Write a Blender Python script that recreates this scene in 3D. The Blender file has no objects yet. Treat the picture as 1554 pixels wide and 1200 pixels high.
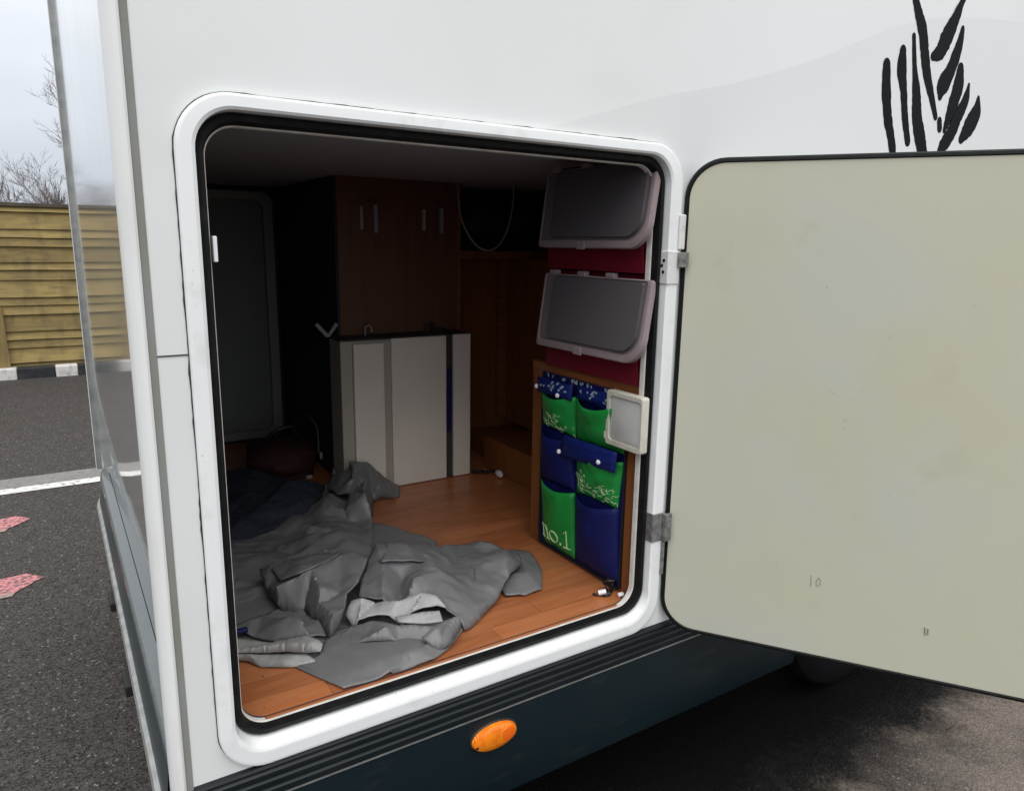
import bpy, bmesh, math, random
from mathutils import Vector, Matrix
C = bpy.context.scene
COL = C.collection
R = math.radians

# ------------------------------------------------------------------ camera
cam = bpy.data.objects.new('camera', bpy.data.cameras.new('camera'))
COL.objects.link(cam)
MR = Matrix(((0.84513695, -0.09605626, 0.52584858),
             (-0.5343214, -0.18055896, 0.82577182),
             (0.01562612, -0.97886243, -0.20392197)))      # columns: image right, image down, forward
cr, cd, cf = MR.col[0], MR.col[1], MR.col[2]
cam.matrix_world = Matrix(((cr[0], -cd[0], -cf[0], 0.0), (cr[1], -cd[1], -cf[1], -1.3),
                           (cr[2], -cd[2], -cf[2], 1.6), (0, 0, 0, 1)))
cam.data.sensor_fit = 'HORIZONTAL'
cam.data.sensor_width = 36.0
cam.data.lens = 1099.35 / 1554 * 36
cam.data.clip_start = 0.02
cam.data.clip_end = 900
C.camera = cam

# ------------------------------------------------------------------ overcast sky
W = bpy.data.worlds.new('World'); C.world = W; W.use_nodes = True
nt = W.node_tree; N = nt.nodes; L = nt.links
N.clear()
out = N.new('ShaderNodeOutputWorld'); bg = N.new('ShaderNodeBackground'); bg.inputs[1].default_value = 0.1
sky = N.new('ShaderNodeTexSky'); sky.sky_type = 'NISHITA'; sky.sun_disc = False
SUN_EL, SUN_ROT = 58, 205
sky.sun_elevation = R(SUN_EL); sky.sun_rotation = R(SUN_ROT)
hs = N.new('ShaderNodeHueSaturation'); hs.inputs['Saturation'].default_value = 0.35
L.new(sky.outputs[0], hs.inputs['Color'])
tc = N.new('ShaderNodeTexCoord'); sp = N.new('ShaderNodeSeparateXYZ'); L.new(tc.outputs['Generated'], sp.inputs[0])
rampn = N.new('ShaderNodeMapRange'); rampn.inputs[1].default_value = 0.0; rampn.inputs[2].default_value = 1.0
rampn.inputs[3].default_value = 0.0; rampn.inputs[4].default_value = 1.0
L.new(sp.outputs[2], rampn.inputs[0])
cl = N.new('ShaderNodeMix'); cl.data_type = 'RGBA'
cl.inputs[6].default_value = (5.35, 5.9, 6.75, 1)              # cloud deck near the horizon
cl.inputs[7].default_value = (17.6, 17.4, 17.1, 1)           # brighter overhead, as under any overcast
L.new(rampn.outputs[0], cl.inputs[0])
nz = N.new('ShaderNodeTexNoise'); nz.inputs['Scale'].default_value = 2.2; nz.inputs['Detail'].default_value = 5
mp = N.new('ShaderNodeMapping'); mp.inputs['Scale'].default_value = (1, 1, 2.6)
L.new(tc.outputs['Generated'], mp.inputs[0]); L.new(mp.outputs[0], nz.inputs['Vector'])
mr = N.new('ShaderNodeMapRange'); mr.inputs[1].default_value = 0.3; mr.inputs[2].default_value = 0.7
mr.inputs[3].default_value = 0.88; mr.inputs[4].default_value = 1.1
L.new(nz.outputs[0], mr.inputs[0])
mu = N.new('ShaderNodeVectorMath'); mu.operation = 'SCALE'
L.new(cl.outputs[2], mu.inputs[0]); L.new(mr.outputs[0], mu.inputs['Scale'])
mx = N.new('ShaderNodeMix'); mx.data_type = 'RGBA'; mx.inputs[0].default_value = 0.85
L.new(hs.outputs[0], mx.inputs[6]); L.new(mu.outputs[0], mx.inputs[7])
L.new(mx.outputs[2], bg.inputs[0]); L.new(bg.outputs[0], out.inputs[0])
sd = bpy.data.lights.new('sun', 'SUN'); sd.energy = 1.4; sd.angle = R(60); sd.color = (1, 0.975, 0.94)
so = bpy.data.objects.new('sun', sd); COL.objects.link(so)
az = R(SUN_ROT)
sv = Vector((math.sin(az) * math.cos(R(SUN_EL)), math.cos(az) * math.cos(R(SUN_EL)), math.sin(R(SUN_EL))))
so.rotation_euler = sv.to_track_quat('Z', 'Y').to_euler()
C.view_settings.view_transform = 'Standard'; C.view_settings.look = 'None'
C.view_settings.exposure = 0.2; C.view_settings.gamma = 1; C.view_settings.use_curve_mapping = False
C.cycles.use_denoising = True
C.cycles.max_bounces = 10; C.cycles.diffuse_bounces = 6; C.cycles.glossy_bounces = 5

# ------------------------------------------------------------------ helpers
def mat(name, col, rough=0.5, metal=0.0, col2=None, nscale=5.0, namt=1.0, bump=None, coat=0.0, trans=0.0,
        detail=6.0, lo=0.35, hi=0.65, vec=(1, 1, 1), rough2=None, alpha=1.0, spec=0.5, ior=1.45):
    m = bpy.data.materials.new(name); m.use_nodes = True
    t = m.node_tree; p = t.nodes['Principled BSDF']
    p.inputs['Base Color'].default_value = (*col, 1); p.inputs['Roughness'].default_value = rough
    p.inputs['Metallic'].default_value = metal; p.inputs['Coat Weight'].default_value = coat
    p.inputs['Coat Roughness'].default_value = 0.06
    p.inputs['Transmission Weight'].default_value = trans; p.inputs['Alpha'].default_value = alpha
    p.inputs['Specular IOR Level'].default_value = spec; p.inputs['IOR'].default_value = ior
    c = t.nodes.new('ShaderNodeTexCoord'); mpn = t.nodes.new('ShaderNodeMapping')
    mpn.inputs['Scale'].default_value = vec; t.links.new(c.outputs['Object'], mpn.inputs[0])
    if col2 is not None:
        n = t.nodes.new('ShaderNodeTexNoise'); n.inputs['Scale'].default_value = nscale; n.inputs['Detail'].default_value = detail
        t.links.new(mpn.outputs[0], n.inputs['Vector'])
        r = t.nodes.new('ShaderNodeMapRange'); r.inputs[1].default_value = lo; r.inputs[2].default_value = hi
        r.inputs[4].default_value = namt
        t.links.new(n.outputs[0], r.inputs[0])
        x = t.nodes.new('ShaderNodeMix'); x.data_type = 'RGBA'
        x.inputs[6].default_value = (*col, 1); x.inputs[7].default_value = (*col2, 1)
        t.links.new(r.outputs[0], x.inputs[0]); t.links.new(x.outputs[2], p.inputs['Base Color'])
        if rough2 is not None:
            q = t.nodes.new('ShaderNodeMapRange'); q.inputs[3].default_value = rough; q.inputs[4].default_value = rough2
            t.links.new(r.outputs[0], q.inputs[0]); t.links.new(q.outputs[0], p.inputs['Roughness'])
    if bump:
        n2 = t.nodes.new('ShaderNodeTexNoise'); n2.inputs['Scale'].default_value = bump[0]; n2.inputs['Detail'].default_value = 5
        t.links.new(mpn.outputs[0], n2.inputs['Vector'])
        b = t.nodes.new('ShaderNodeBump'); b.inputs['Strength'].default_value = bump[1]; b.inputs['Distance'].default_value = bump[2]
        t.links.new(n2.outputs[0], b.inputs['Height']); t.links.new(b.outputs[0], p.inputs['Normal'])
    return m

BASE = {}
def prop(o, label=None, cat=None, group=None, kind=None):
    if label: o['label'] = label
    if cat: o['category'] = cat
    if group: o['group'] = group
    if kind: o['kind'] = kind
    return o
def thing(name, label, cat, loc=(0, 0, 0), group=None):
    o = bpy.data.objects.new(name, None); COL.objects.link(o); o.location = loc; o.empty_display_size = 0.1
    BASE[o] = Vector(loc)
    return prop(o, label, cat, group)
def link(name, me, m, parent=None, smooth=False, origin=None):
    """mesh given in world coordinates; it is moved into its thing's own space"""
    o = bpy.data.objects.new(name, me); COL.objects.link(o)
    if parent is not None:
        b = BASE[parent]; me.transform(Matrix.Translation(-b)); o.parent = parent; BASE[o] = b
    else:
        b = Vector(origin) if origin else Vector((0, 0, 0))
        me.transform(Matrix.Translation(-b)); o.location = b; BASE[o] = b
    for mm in (m if isinstance(m, (list, tuple)) else [m]): me.materials.append(mm)
    if smooth:
        for p in me.polygons: p.use_smooth = True
        me.set_sharp_from_angle(angle=R(32))
    return o
def mesh(name, v, f, m, parent=None, smooth=False, origin=None):
    me = bpy.data.meshes.new(name); me.from_pydata([tuple(a) for a in v], [], f); me.update()
    return link(name, me, m, parent, smooth, origin)
def bm_link(name, bm, m, parent=None, smooth=False, origin=None):
    bmesh.ops.recalc_face_normals(bm, faces=bm.faces)
    me = bpy.data.meshes.new(name); bm.to_mesh(me); bm.free()
    return link(name, me, m, parent, smooth, origin)
def add_box(bm, x0, x1, y0, y1, z0, z1, bev=0.0, seg=2):
    r = bmesh.ops.create_cube(bm, size=1.0)
    vs = r['verts']
    for v in vs:
        v.co = Vector((x0 + (v.co.x + .5) * (x1 - x0), y0 + (v.co.y + .5) * (y1 - y0), z0 + (v.co.z + .5) * (z1 - z0)))
    if bev > 0:
        es = {e for v in vs for e in v.link_edges}
        bmesh.ops.bevel(bm, geom=list(es), offset=bev, segments=seg, profile=0.5, affect='EDGES')
def box(name, x0, x1, y0, y1, z0, z1, m, parent=None, bev=0.0, seg=2, smooth=False):
    bm = bmesh.new(); add_box(bm, x0, x1, y0, y1, z0, z1, bev, seg)
    return bm_link(name, bm, m, parent, smooth)
def rrect(a0, a1, b0, b1, r, n=8):
    pts = []
    for cx, cy, st in ((a1 - r, b1 - r, 0), (a0 + r, b1 - r, 90), (a0 + r, b0 + r, 180), (a1 - r, b0 + r, 270)):
        for i in range(n + 1):
            t = R(st + 90 * i / n); pts.append((cx + r * math.cos(t), cy + r * math.sin(t)))
    return pts
def rings(loops, close_first=False, close_last=False, cyc=False):
    v, f = [], []; n = len(loops[0])
    for lp in loops: v += list(lp)
    m = len(loops)
    for k in range(m if cyc else m - 1):
        a, b = k * n, ((k + 1) % m) * n
        for i in range(n):
            j = (i + 1) % n; f.append((a + i, a + j, b + j, b + i))
    if close_first: f.append(tuple(range(n))[::-1])
    if close_last: f.append(tuple(range((m - 1) * n, m * n)))
    return v, f
def tube(pts, rad, n=8, caps=True):
    pts = [Vector(p) for p in pts]; loops = []; up = None
    for i, p in enumerate(pts):
        d = (pts[min(i + 1, len(pts) - 1)] - pts[max(i - 1, 0)]).normalized()
        if up is None:
            up = Vector((0, 0, 1)) if abs(d.z) < .9 else Vector((1, 0, 0))
        s = d.cross(up); s = s.normalized() if s.length > 1e-6 else Vector((1, 0, 0))
        u = s.cross(d).normalized(); up = u
        r = rad[i] if isinstance(rad, (list, tuple)) else rad
        loops.append([p + (s * math.cos(2 * math.pi * k / n) + u * math.sin(2 * math.pi * k / n)) * r for k in range(n)])
    return rings(loops, caps, caps)
def smooth_path(pts, k=6):
    P = [Vector(p) for p in pts]; o = []
    for i in range(len(P) - 1):
        a = P[max(i - 1, 0)]; b = P[i]; c = P[i + 1]; d = P[min(i + 2, len(P) - 1)]
        for s in range(k):
            t = s / k
            o.append(0.5 * ((2 * b) + (c - a) * t + (2 * a - 5 * b + 4 * c - d) * t * t + (3 * b - a - 3 * c + d) * t ** 3))
    o.append(P[-1]); return o
def merge(parts):
    v, f = [], []
    for a, b in parts:
        n = len(v); v += list(a); f += [tuple(i + n for i in q) for q in b]
    return v, f
def extrude_poly(pts3, off):
    off = Vector(off); a = [Vector(p) for p in pts3]; return rings([a, [p + off for p in a]], True, True)

# ------------------------------------------------------------------ materials
M = {}
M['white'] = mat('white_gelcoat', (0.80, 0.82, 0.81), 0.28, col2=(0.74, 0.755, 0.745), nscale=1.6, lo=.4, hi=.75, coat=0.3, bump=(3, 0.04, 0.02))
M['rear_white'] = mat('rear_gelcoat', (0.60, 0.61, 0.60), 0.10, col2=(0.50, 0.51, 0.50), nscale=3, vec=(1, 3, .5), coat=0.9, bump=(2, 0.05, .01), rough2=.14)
M['frame'] = mat('frame_white', (0.84, 0.855, 0.86), 0.3, col2=(0.74, 0.75, 0.74), nscale=22, lo=.55, hi=.8, coat=.2, bump=(60, .04, .002))
M['trim_white'] = mat('corner_trim_white', (0.80, 0.81, 0.80), 0.38, col2=(0.66, 0.68, 0.64), nscale=9, vec=(1, 1, .3), lo=.5, hi=.85, bump=(30, .08, .003))
M['sealant'] = mat('grey_sealant', (0.25, 0.255, 0.24), 0.8, col2=(0.19, 0.19, 0.13), nscale=8, vec=(1, 1, .6), lo=.4, hi=.8, bump=(160, .3, .002))
M['rubber'] = mat('black_rubber', (0.006, 0.0065, 0.007), 0.55, spec=.25, col2=(0.016, 0.016, 0.016), nscale=40, lo=.5, hi=.8, bump=(120, .2, .002))
M['edgewhite'] = mat('edge_white', (0.74, 0.72, 0.68), 0.45, col2=(.6, .57, .52), nscale=30)
M['dark_line'] = mat('grime_line', (0.035, 0.035, 0.03), 0.8)
M['skirt'] = mat('teal_skirt', (0.006, 0.0145, 0.019), 0.34, spec=.35, col2=(0.009, 0.018, 0.022), nscale=3, lo=.4, hi=.8, coat=.15, bump=(5, .05, .01))
M['mould'] = mat('dark_moulding', (0.006, 0.010, 0.0125), 0.4, spec=.35, col2=(.014, .018, .019), nscale=20, vec=(.3, 1, 1), lo=.45, hi=.8)
M['alu'] = mat('dull_aluminium', (0.42, 0.43, 0.42), 0.45, metal=.6, col2=(.3, .31, .3), nscale=25)
M['bumper'] = mat('bumper_teal', (0.085, 0.105, 0.112), 0.28, col2=(0.12, 0.135, 0.14), nscale=60, lo=.4, hi=.7, coat=.4, bump=(220, .05, .001), rough2=.38)
M['bumperdark'] = mat('bumper_face_teal', (0.026, 0.04, 0.045), 0.35, col2=(.035, .05, .055), nscale=12)
M['black'] = mat('black_plastic', (0.014, 0.014, 0.015), 0.5)
M['hinge'] = mat('hinge_grey', (0.30, 0.30, 0.30), 0.45, metal=.5, col2=(0.14, 0.135, 0.13), nscale=60, lo=.4, hi=.7, bump=(90, .4, .003))
M['plate'] = mat('hinge_plate_white', (0.72, 0.73, 0.72), 0.35, col2=(.55, .55, .53), nscale=45, lo=.5, hi=.8)
M['doorin'] = mat('door_liner_beige', (0.54, 0.53, 0.42), 0.42, col2=(0.52, 0.53, 0.455), nscale=1.7, lo=.38, hi=.68, bump=(4, .06, .01), detail=2)
def stain(m, scale, lo, hi, col, amt, vec=(1, 1, 1), detail=3):
    """lay one more patchy colour over a material: dirt, moss, dust"""
    t = m.node_tree; p = t.nodes['Principled BSDF']; src = p.inputs['Base Color']
    c = t.nodes.new('ShaderNodeTexCoord'); mpn = t.nodes.new('ShaderNodeMapping'); mpn.inputs['Scale'].default_value = vec
    mpn.inputs['Location'].default_value = (scale * .37, scale * .11, scale * .71)
    t.links.new(c.outputs['Object'], mpn.inputs[0])
    n = t.nodes.new('ShaderNodeTexNoise'); n.inputs['Scale'].default_value = scale; n.inputs['Detail'].default_value = detail
    t.links.new(mpn.outputs[0], n.inputs['Vector'])
    q = t.nodes.new('ShaderNodeMapRange'); q.inputs[1].default_value = lo; q.inputs[2].default_value = hi; q.inputs[4].default_value = amt
    t.links.new(n.outputs[0], q.inputs[0])
    x = t.nodes.new('ShaderNodeMix'); x.data_type = 'RGBA'; t.links.new(q.outputs[0], x.inputs[0])
    if src.is_linked: t.links.new(src.links[0].from_socket, x.inputs[6])
    else: x.inputs[6].default_value = src.default_value
    x.inputs[7].default_value = (*col, 1); t.links.new(x.outputs[2], src)
stain(M['doorin'], 3.1, .52, .75, (.54, .50, .34), .55)
stain(M['doorin'], 7.5, .64, .76, (.44, .40, .27), .35)
stain(M['doorin'], 33, .73, .79, (.30, .28, .22), .5)
stain(M['white'], 2.2, .55, .75, (.66, .69, .66), .35, (.6, 1, 1.6))
stain(M['frame'], 90, .70, .76, (.36, .36, .34), .35)
stain(M['trim_white'], 6, .55, .8, (.52, .55, .46), .5, (1, 1, .5))
stain(M['skirt'], 26, .6, .8, (.045, .05, .05), .35, (.4, 1, 1))
stain(M['rear_white'], 5, .60, .72, (.25, .24, .2), .5, (1, 9, .35))
M['decal'] = mat('plant_decal_black', (0.005, 0.0055, 0.0065), 0.6, spec=.12)
M['hill'] = mat('pale_grey_decal', (0.735, 0.755, 0.745), 0.28, coat=.3)
M['amber'] = mat('amber_lens', (0.95, 0.27, 0.008), 0.18, coat=.6, col2=(.85, .17, .005), nscale=60)
M['amber2'] = mat('amber_bulb_area', (0.85, 0.14, 0.006), 0.2, coat=.6)
at = M['amber'].node_tree; aw = at.nodes.new('ShaderNodeTexWave'); aw.inputs['Scale'].default_value = 55; aw.inputs['Distortion'].default_value = .6
ac = at.nodes.new('ShaderNodeTexCoord'); at.links.new(ac.outputs['Object'], aw.inputs['Vector'])
ab = at.nodes.new('ShaderNodeBump'); ab.inputs['Strength'].default_value = .5; ab.inputs['Distance'].default_value = .002
at.links.new(aw.outputs[0], ab.inputs['Height']); at.links.new(ab.outputs[0], at.nodes['Principled BSDF'].inputs['Normal'])
M['tyre'] = mat('tyre', (0.008, 0.008, 0.009), 0.92, spec=.08, bump=(80, .2, .003))
M['rim'] = mat('steel_rim', (0.07, 0.07, 0.085), 0.5, metal=.4)
M['under'] = mat('underbody_black', (0.01, 0.01, 0.01), .9)
M['wood_wall'] = mat('brown_wood_panel', (0.24, 0.088, 0.028), 0.55, spec=.2, col2=(0.17, 0.058, 0.018), nscale=6, vec=(6, 6, .5), lo=.3, hi=.75)
M['cupboard'] = mat('shaded_wood_panel', (0.155, 0.062, 0.032), 0.55, col2=(0.11, 0.042, 0.021), nscale=6, vec=(6, 6, .5), lo=.3, hi=.75)  # darker copy of the brown wood: the cupboard's shade put into its colour
M['wood_edge'] = mat('wood_shelf_edge', (0.26, 0.088, 0.028), 0.5, col2=(.18, .058, .02), nscale=9, vec=(.6, .6, 8))
M['ceiling'] = mat('grey_ceiling', (0.38, 0.39, 0.41), 0.85)
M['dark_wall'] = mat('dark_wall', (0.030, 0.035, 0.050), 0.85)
M['far_panel'] = mat('far_hatch_grey', (0.17, 0.175, 0.165), 0.6)
M['far_frame'] = mat('far_frame_grey', (0.24, 0.245, 0.24), 0.5)
M['board'] = mat('white_board', (0.80, 0.735, 0.65), 0.5, col2=(.74, .68, .60), nscale=3)
M['boardside'] = mat('board_carcass_grey', (0.42, 0.375, 0.31), 0.6)
M['gap'] = mat('dark_gap', (0.05, 0.042, 0.036), 0.8)
M['bluestrap'] = mat('blue_strap', (0.006, 0.007, 0.075), 0.6)
M['clip'] = mat('white_clip', (0.27, 0.27, 0.275), 0.4)
M['blue'] = mat('blue_fabric', (0.004, 0.007, 0.075), 0.62, spec=.3, col2=(0.006, 0.011, 0.11), nscale=14, bump=(40, .25, .004))
M['blueflap'] = mat('blue_flap_fabric', (0.005, 0.015, 0.13), 0.6, spec=.3, bump=(40, .25, .004))
M['green'] = mat('green_fabric', (0.011, 0.235, 0.038), 0.4, spec=.4, col2=(0.015, 0.29, 0.055), nscale=14, bump=(28, .3, .006))
M['stud'] = mat('white_stud', (.85, .86, .9), 0.25)
M['letter'] = mat('pale_lettering', (0.55, 0.72, 0.42), 0.5)
M['black_piping'] = mat('black_piping', (.006, .007, .012), .6)
M['redbin'] = mat('dark_red_plastic', (0.15, 0.008, 0.02), 0.4, coat=.15)
M['lid'] = mat('clear_lid', (0.185, 0.17, 0.18), 0.16, trans=0.4, ior=1.2, spec=.5)
M['lidrim'] = mat('frosted_pink_rim', (0.46, 0.37, 0.385), 0.3, trans=.35, ior=1.2)
M['whiteplastic'] = mat('white_plastic', (0.62, 0.60, 0.52), 0.4, col2=(.50, .47, .36), nscale=30, lo=.5, hi=.75)
M['whiteplastic2'] = mat('milky_plastic', (0.56, 0.56, 0.54), 0.35, col2=(.5, .5, .48), nscale=12)
M['cable'] = mat('pale_cable', (0.42, 0.31, 0.30), 0.5)
M['tarp'] = mat('grey_tarp', (0.150, 0.151, 0.155), 0.38, col2=(0.175, 0.176, 0.180), nscale=7, lo=.35, hi=.7, bump=(300, .08, .001))
tt = M['tarp'].node_tree
tb = next(n for n in tt.nodes if n.type == 'BUMP')
rn = tt.nodes.new('ShaderNodeTexNoise'); rn.noise_type = 'RIDGED_MULTIFRACTAL'; rn.inputs['Scale'].default_value = 9; rn.inputs['Detail'].default_value = 3
rn.inputs['Distortion'].default_value = .6
tcn = next(n for n in tt.nodes if n.type == 'MAPPING'); tt.links.new(tcn.outputs[0], rn.inputs['Vector'])
b2 = tt.nodes.new('ShaderNodeBump'); b2.inputs['Strength'].default_value = .22; b2.inputs['Distance'].default_value = .004
tt.links.new(rn.outputs[0], b2.inputs['Height']); tt.links.new(tb.outputs[0], b2.inputs['Normal'])
tt.links.new(b2.outputs[0], tt.nodes['Principled BSDF'].inputs['Normal'])
M['lidside'] = mat('clear_lid_side', (0.27, 0.22, 0.23), 0.3, trans=.3, ior=1.2)
M['lining'] = mat('silver_lining', (0.42, 0.42, 0.42), 0.5, col2=(.33, .33, .33), nscale=25, bump=(60, .5, .003))
M['strapfab'] = mat('pale_strap', (0.36, 0.36, 0.35), 0.5, col2=(.22, .22, .215), nscale=14, bump=(90, .3, .002))
M['navy'] = mat('navy_blanket', (0.022, 0.027, 0.042), 0.9, bump=(70, .3, .004))
M['darkred'] = mat('dark_red_cloth', (0.034, 0.008, 0.008), 0.85, bump=(30, .4, .006))
M['navybag'] = mat('navy_bag', (0.014, 0.016, 0.04), 0.7, bump=(20, .3, .006))
M['kerb_black'] = mat('kerb_black_paint', (0.018, 0.019, 0.024), 0.7, col2=(.05, .05, .05), nscale=12, lo=.5, hi=.8)
M['kerb_white'] = mat('kerb_white_paint', (0.62, 0.60, 0.58), 0.7, col2=(.3, .29, .28), nscale=14, lo=.5, hi=.75)
M['bark'] = mat('bark', (0.10, 0.085, 0.075), 0.9, col2=(.06, .05, .045), nscale=8)
M['twig'] = mat('twig', (0.16, 0.135, 0.13), 0.9)
M['line'] = mat('white_road_paint', (0.62, 0.62, 0.60), 0.7, col2=(.16, .155, .15), nscale=34, lo=.53, hi=.68)
M['pink'] = mat('pink_road_paint', (0.52, 0.20, 0.21), 0.75, col2=(.10, .08, .08), nscale=55, lo=.48, hi=.6)
M['pinkedge'] = mat('faded_paint_edge', (0.30, 0.23, 0.21), 0.75, col2=(.11, .1, .1), nscale=90, lo=.5, hi=.72)
M['strip'] = mat('concrete_strip', (0.22, 0.215, 0.205), 0.85, col2=(.16, .155, .15), nscale=25, bump=(120, .3, .004))

def asphalt():
    m = bpy.data.materials.new('asphalt'); m.use_nodes = True; t = m.node_tree; p = t.nodes['Principled BSDF']
    c = t.nodes.new('ShaderNodeTexCoord')
    def noise(s, d=6, r=.55):
        n = t.nodes.new('ShaderNodeTexNoise'); n.inputs['Scale'].default_value = s; n.inputs['Detail'].default_value = d
        n.inputs['Roughness'].default_value = r; t.links.new(c.outputs['Object'], n.inputs['Vector']); return n
    def mix(fac, a, b):
        x = t.nodes.new('ShaderNodeMix'); x.data_type = 'RGBA'
        for s, val in ((0, fac), (6, a), (7, b)):
            if hasattr(val, 'type') or hasattr(val, 'is_linked'): t.links.new(val, x.inputs[s])
            elif s == 0: x.inputs[0].default_value = val
            else: x.inputs[s].default_value = (*val, 1)
        return x.outputs[2]
    def rng(o, a, b, u=0, v=1):
        r = t.nodes.new('ShaderNodeMapRange'); r.inputs[1].default_value = a; r.inputs[2].default_value = b
        r.inputs[3].default_value = u; r.inputs[4].default_value = v; t.links.new(o, r.inputs[0]); return r.outputs[0]
    big = noise(.9, 4); mid = noise(7, 5); vo = t.nodes.new('ShaderNodeTexVoronoi'); vo.inputs['Scale'].default_value = 150
    t.links.new(c.outputs['Object'], vo.inputs['Vector'])
    sepc = t.nodes.new('ShaderNodeSeparateColor'); t.links.new(vo.outputs['Color'], sepc.inputs[0])
    base = mix(rng(big.outputs[0], .35, .65), (0.036, 0.0335, 0.033), (0.050, 0.0455, 0.0445))
    base = mix(rng(mid.outputs[0], .3, .75), base, (0.060, 0.0545, 0.052))
    stone = mix(rng(sepc.outputs[0], .0, 1.0), (0.009, 0.0085, 0.0085), (0.125, 0.114, 0.109))
    base = mix(0.62, base, stone)
    sparkle = rng(sepc.outputs[1], .985, .99)
    base = mix(sparkle, base, (0.22, 0.21, 0.205))
    # dry, paler ground away from the vehicle's right side (a patch with its own ragged edge)
    sx = t.nodes.new('ShaderNodeSeparateXYZ'); t.links.new(c.outputs['Object'], sx.inputs[0])
    def math_(op, a, b):
        k = t.nodes.new('ShaderNodeMath'); k.operation = op
        for i, val in enumerate((a, b)):
            if isinstance(val, (int, float)): k.inputs[i].default_value = val
            else: t.links.new(val, k.inputs[i])
        return k.outputs[0]
    ragged = noise(3.5, 8, .65)
    yy = math_('ADD', sx.outputs[1], math_('MULTIPLY', math_('SUBTRACT', ragged.outputs[0], .5), .42))
    yd = math_('ADD', yy, math_('MULTIPLY', math_('SUBTRACT', noise(38, 6, .75).outputs[0], .5), .20))
    dry = math_('MULTIPLY', rng(yd, -.14, -.25), rng(sx.outputs[0], 1.65, 1.9))
    blot = rng(noise(2.3, 7, .6).outputs[0], .42, .6, .25, 1)
    dry = math_('MULTIPLY', dry, math_('MULTIPLY', blot, rng(noise(60, 4, .7).outputs[0], .25, .6, .35, 1)))
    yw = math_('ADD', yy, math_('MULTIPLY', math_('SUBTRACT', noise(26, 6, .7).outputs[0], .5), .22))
    wet_shade = math_('MULTIPLY', rng(yw, -.36, -.02, .0, 1), rng(sx.outputs[0], .3, .7))
    base = mix(math_('MULTIPLY', rng(yw, -.32, -.22), math_('MULTIPLY', rng(sx.outputs[0], .3, .7), .62)), base, (0.012, 0.0115, 0.0115))  # wet tarmac plus shade beside the vehicle, both painted into the colour
    base = mix(math_('MULTIPLY', wet_shade, .93), base, (0.0015, 0.0015, 0.0015))  # near-black core: shade by the skirt painted over the wet ground
    base = mix(math_('MULTIPLY', dry, .75), base, (0.27, 0.225, 0.190))
    p.inputs['Specular IOR Level'].default_value = .07
    t.links.new(base, p.inputs['Base Color'])
    t.links.new(rng(big.outputs[0], .35, .7, .55, .8), p.inputs['Roughness'])
    b = t.nodes.new('ShaderNodeBump'); b.inputs['Strength'].default_value = .55; b.inputs['Distance'].default_value = .006
    t.links.new(vo.outputs['Distance'], b.inputs['Height']); t.links.new(b.outputs[0], p.inputs['Normal'])
    return m
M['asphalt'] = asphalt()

def laminate():
    m = bpy.data.materials.new('wood_laminate'); m.use_nodes = True; t = m.node_tree; p = t.nodes['Principled BSDF']
    c = t.nodes.new('ShaderNodeTexCoord')
    mpn = t.nodes.new('ShaderNodeMapping'); mpn.inputs['Rotation'].default_value = (0, 0, 0); t.links.new(c.outputs['Object'], mpn.inputs[0])
    br = t.nodes.new('ShaderNodeTexBrick'); t.links.new(mpn.outputs[0], br.inputs['Vector'])
    br.inputs['Scale'].default_value = 1; br.inputs['Brick Width'].default_value = .42; br.inputs['Row Height'].default_value = .066
    br.inputs['Mortar Size'].default_value = .0009; br.offset = .37
    br.inputs['Color1'].default_value = (.44, .15, .055, 1); br.inputs['Color2'].default_value = (.31, .098, .034, 1)
    br.inputs['Mortar'].default_value = (.13, .04, .012, 1)
    m2 = t.nodes.new('ShaderNodeMapping'); m2.inputs['Scale'].default_value = (3, 26, 1); t.links.new(c.outputs['Object'], m2.inputs[0])
    n = t.nodes.new('ShaderNodeTexNoise'); n.inputs['Scale'].default_value = 1.6; n.inputs['Detail'].default_value = 7; n.inputs['Distortion'].default_value = .8
    t.links.new(m2.outputs[0], n.inputs['Vector'])
    r = t.nodes.new('ShaderNodeMapRange'); r.inputs[1].default_value = .35; r.inputs[2].default_value = .7; r.inputs[4].default_value = .5
    t.links.new(n.outputs[0], r.inputs[0])
    x = t.nodes.new('ShaderNodeMix'); x.data_type = 'RGBA'; t.links.new(r.outputs[0], x.inputs[0])
    t.links.new(br.outputs[0], x.inputs[6]); x.inputs[7].default_value = (.56, .23, .105, 1)
    n3 = t.nodes.new('ShaderNodeTexNoise'); n3.inputs['Scale'].default_value = 75; n3.inputs['Detail'].default_value = 2
    t.links.new(c.outputs['Object'], n3.inputs['Vector'])
    r3 = t.nodes.new('ShaderNodeMapRange'); r3.inputs[1].default_value = .72; r3.inputs[2].default_value = .76
    t.links.new(n3.outputs[0], r3.inputs[0])
    y = t.nodes.new('ShaderNodeMix'); y.data_type = 'RGBA'; t.links.new(r3.outputs[0], y.inputs[0])
    t.links.new(x.outputs[2], y.inputs[6]); y.inputs[7].default_value = (.05, .03, .02, 1)
    t.links.new(y.outputs[2], p.inputs['Base Color'])
    p.inputs['Roughness'].default_value = .34
    return m
M['floor'] = laminate()

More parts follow.
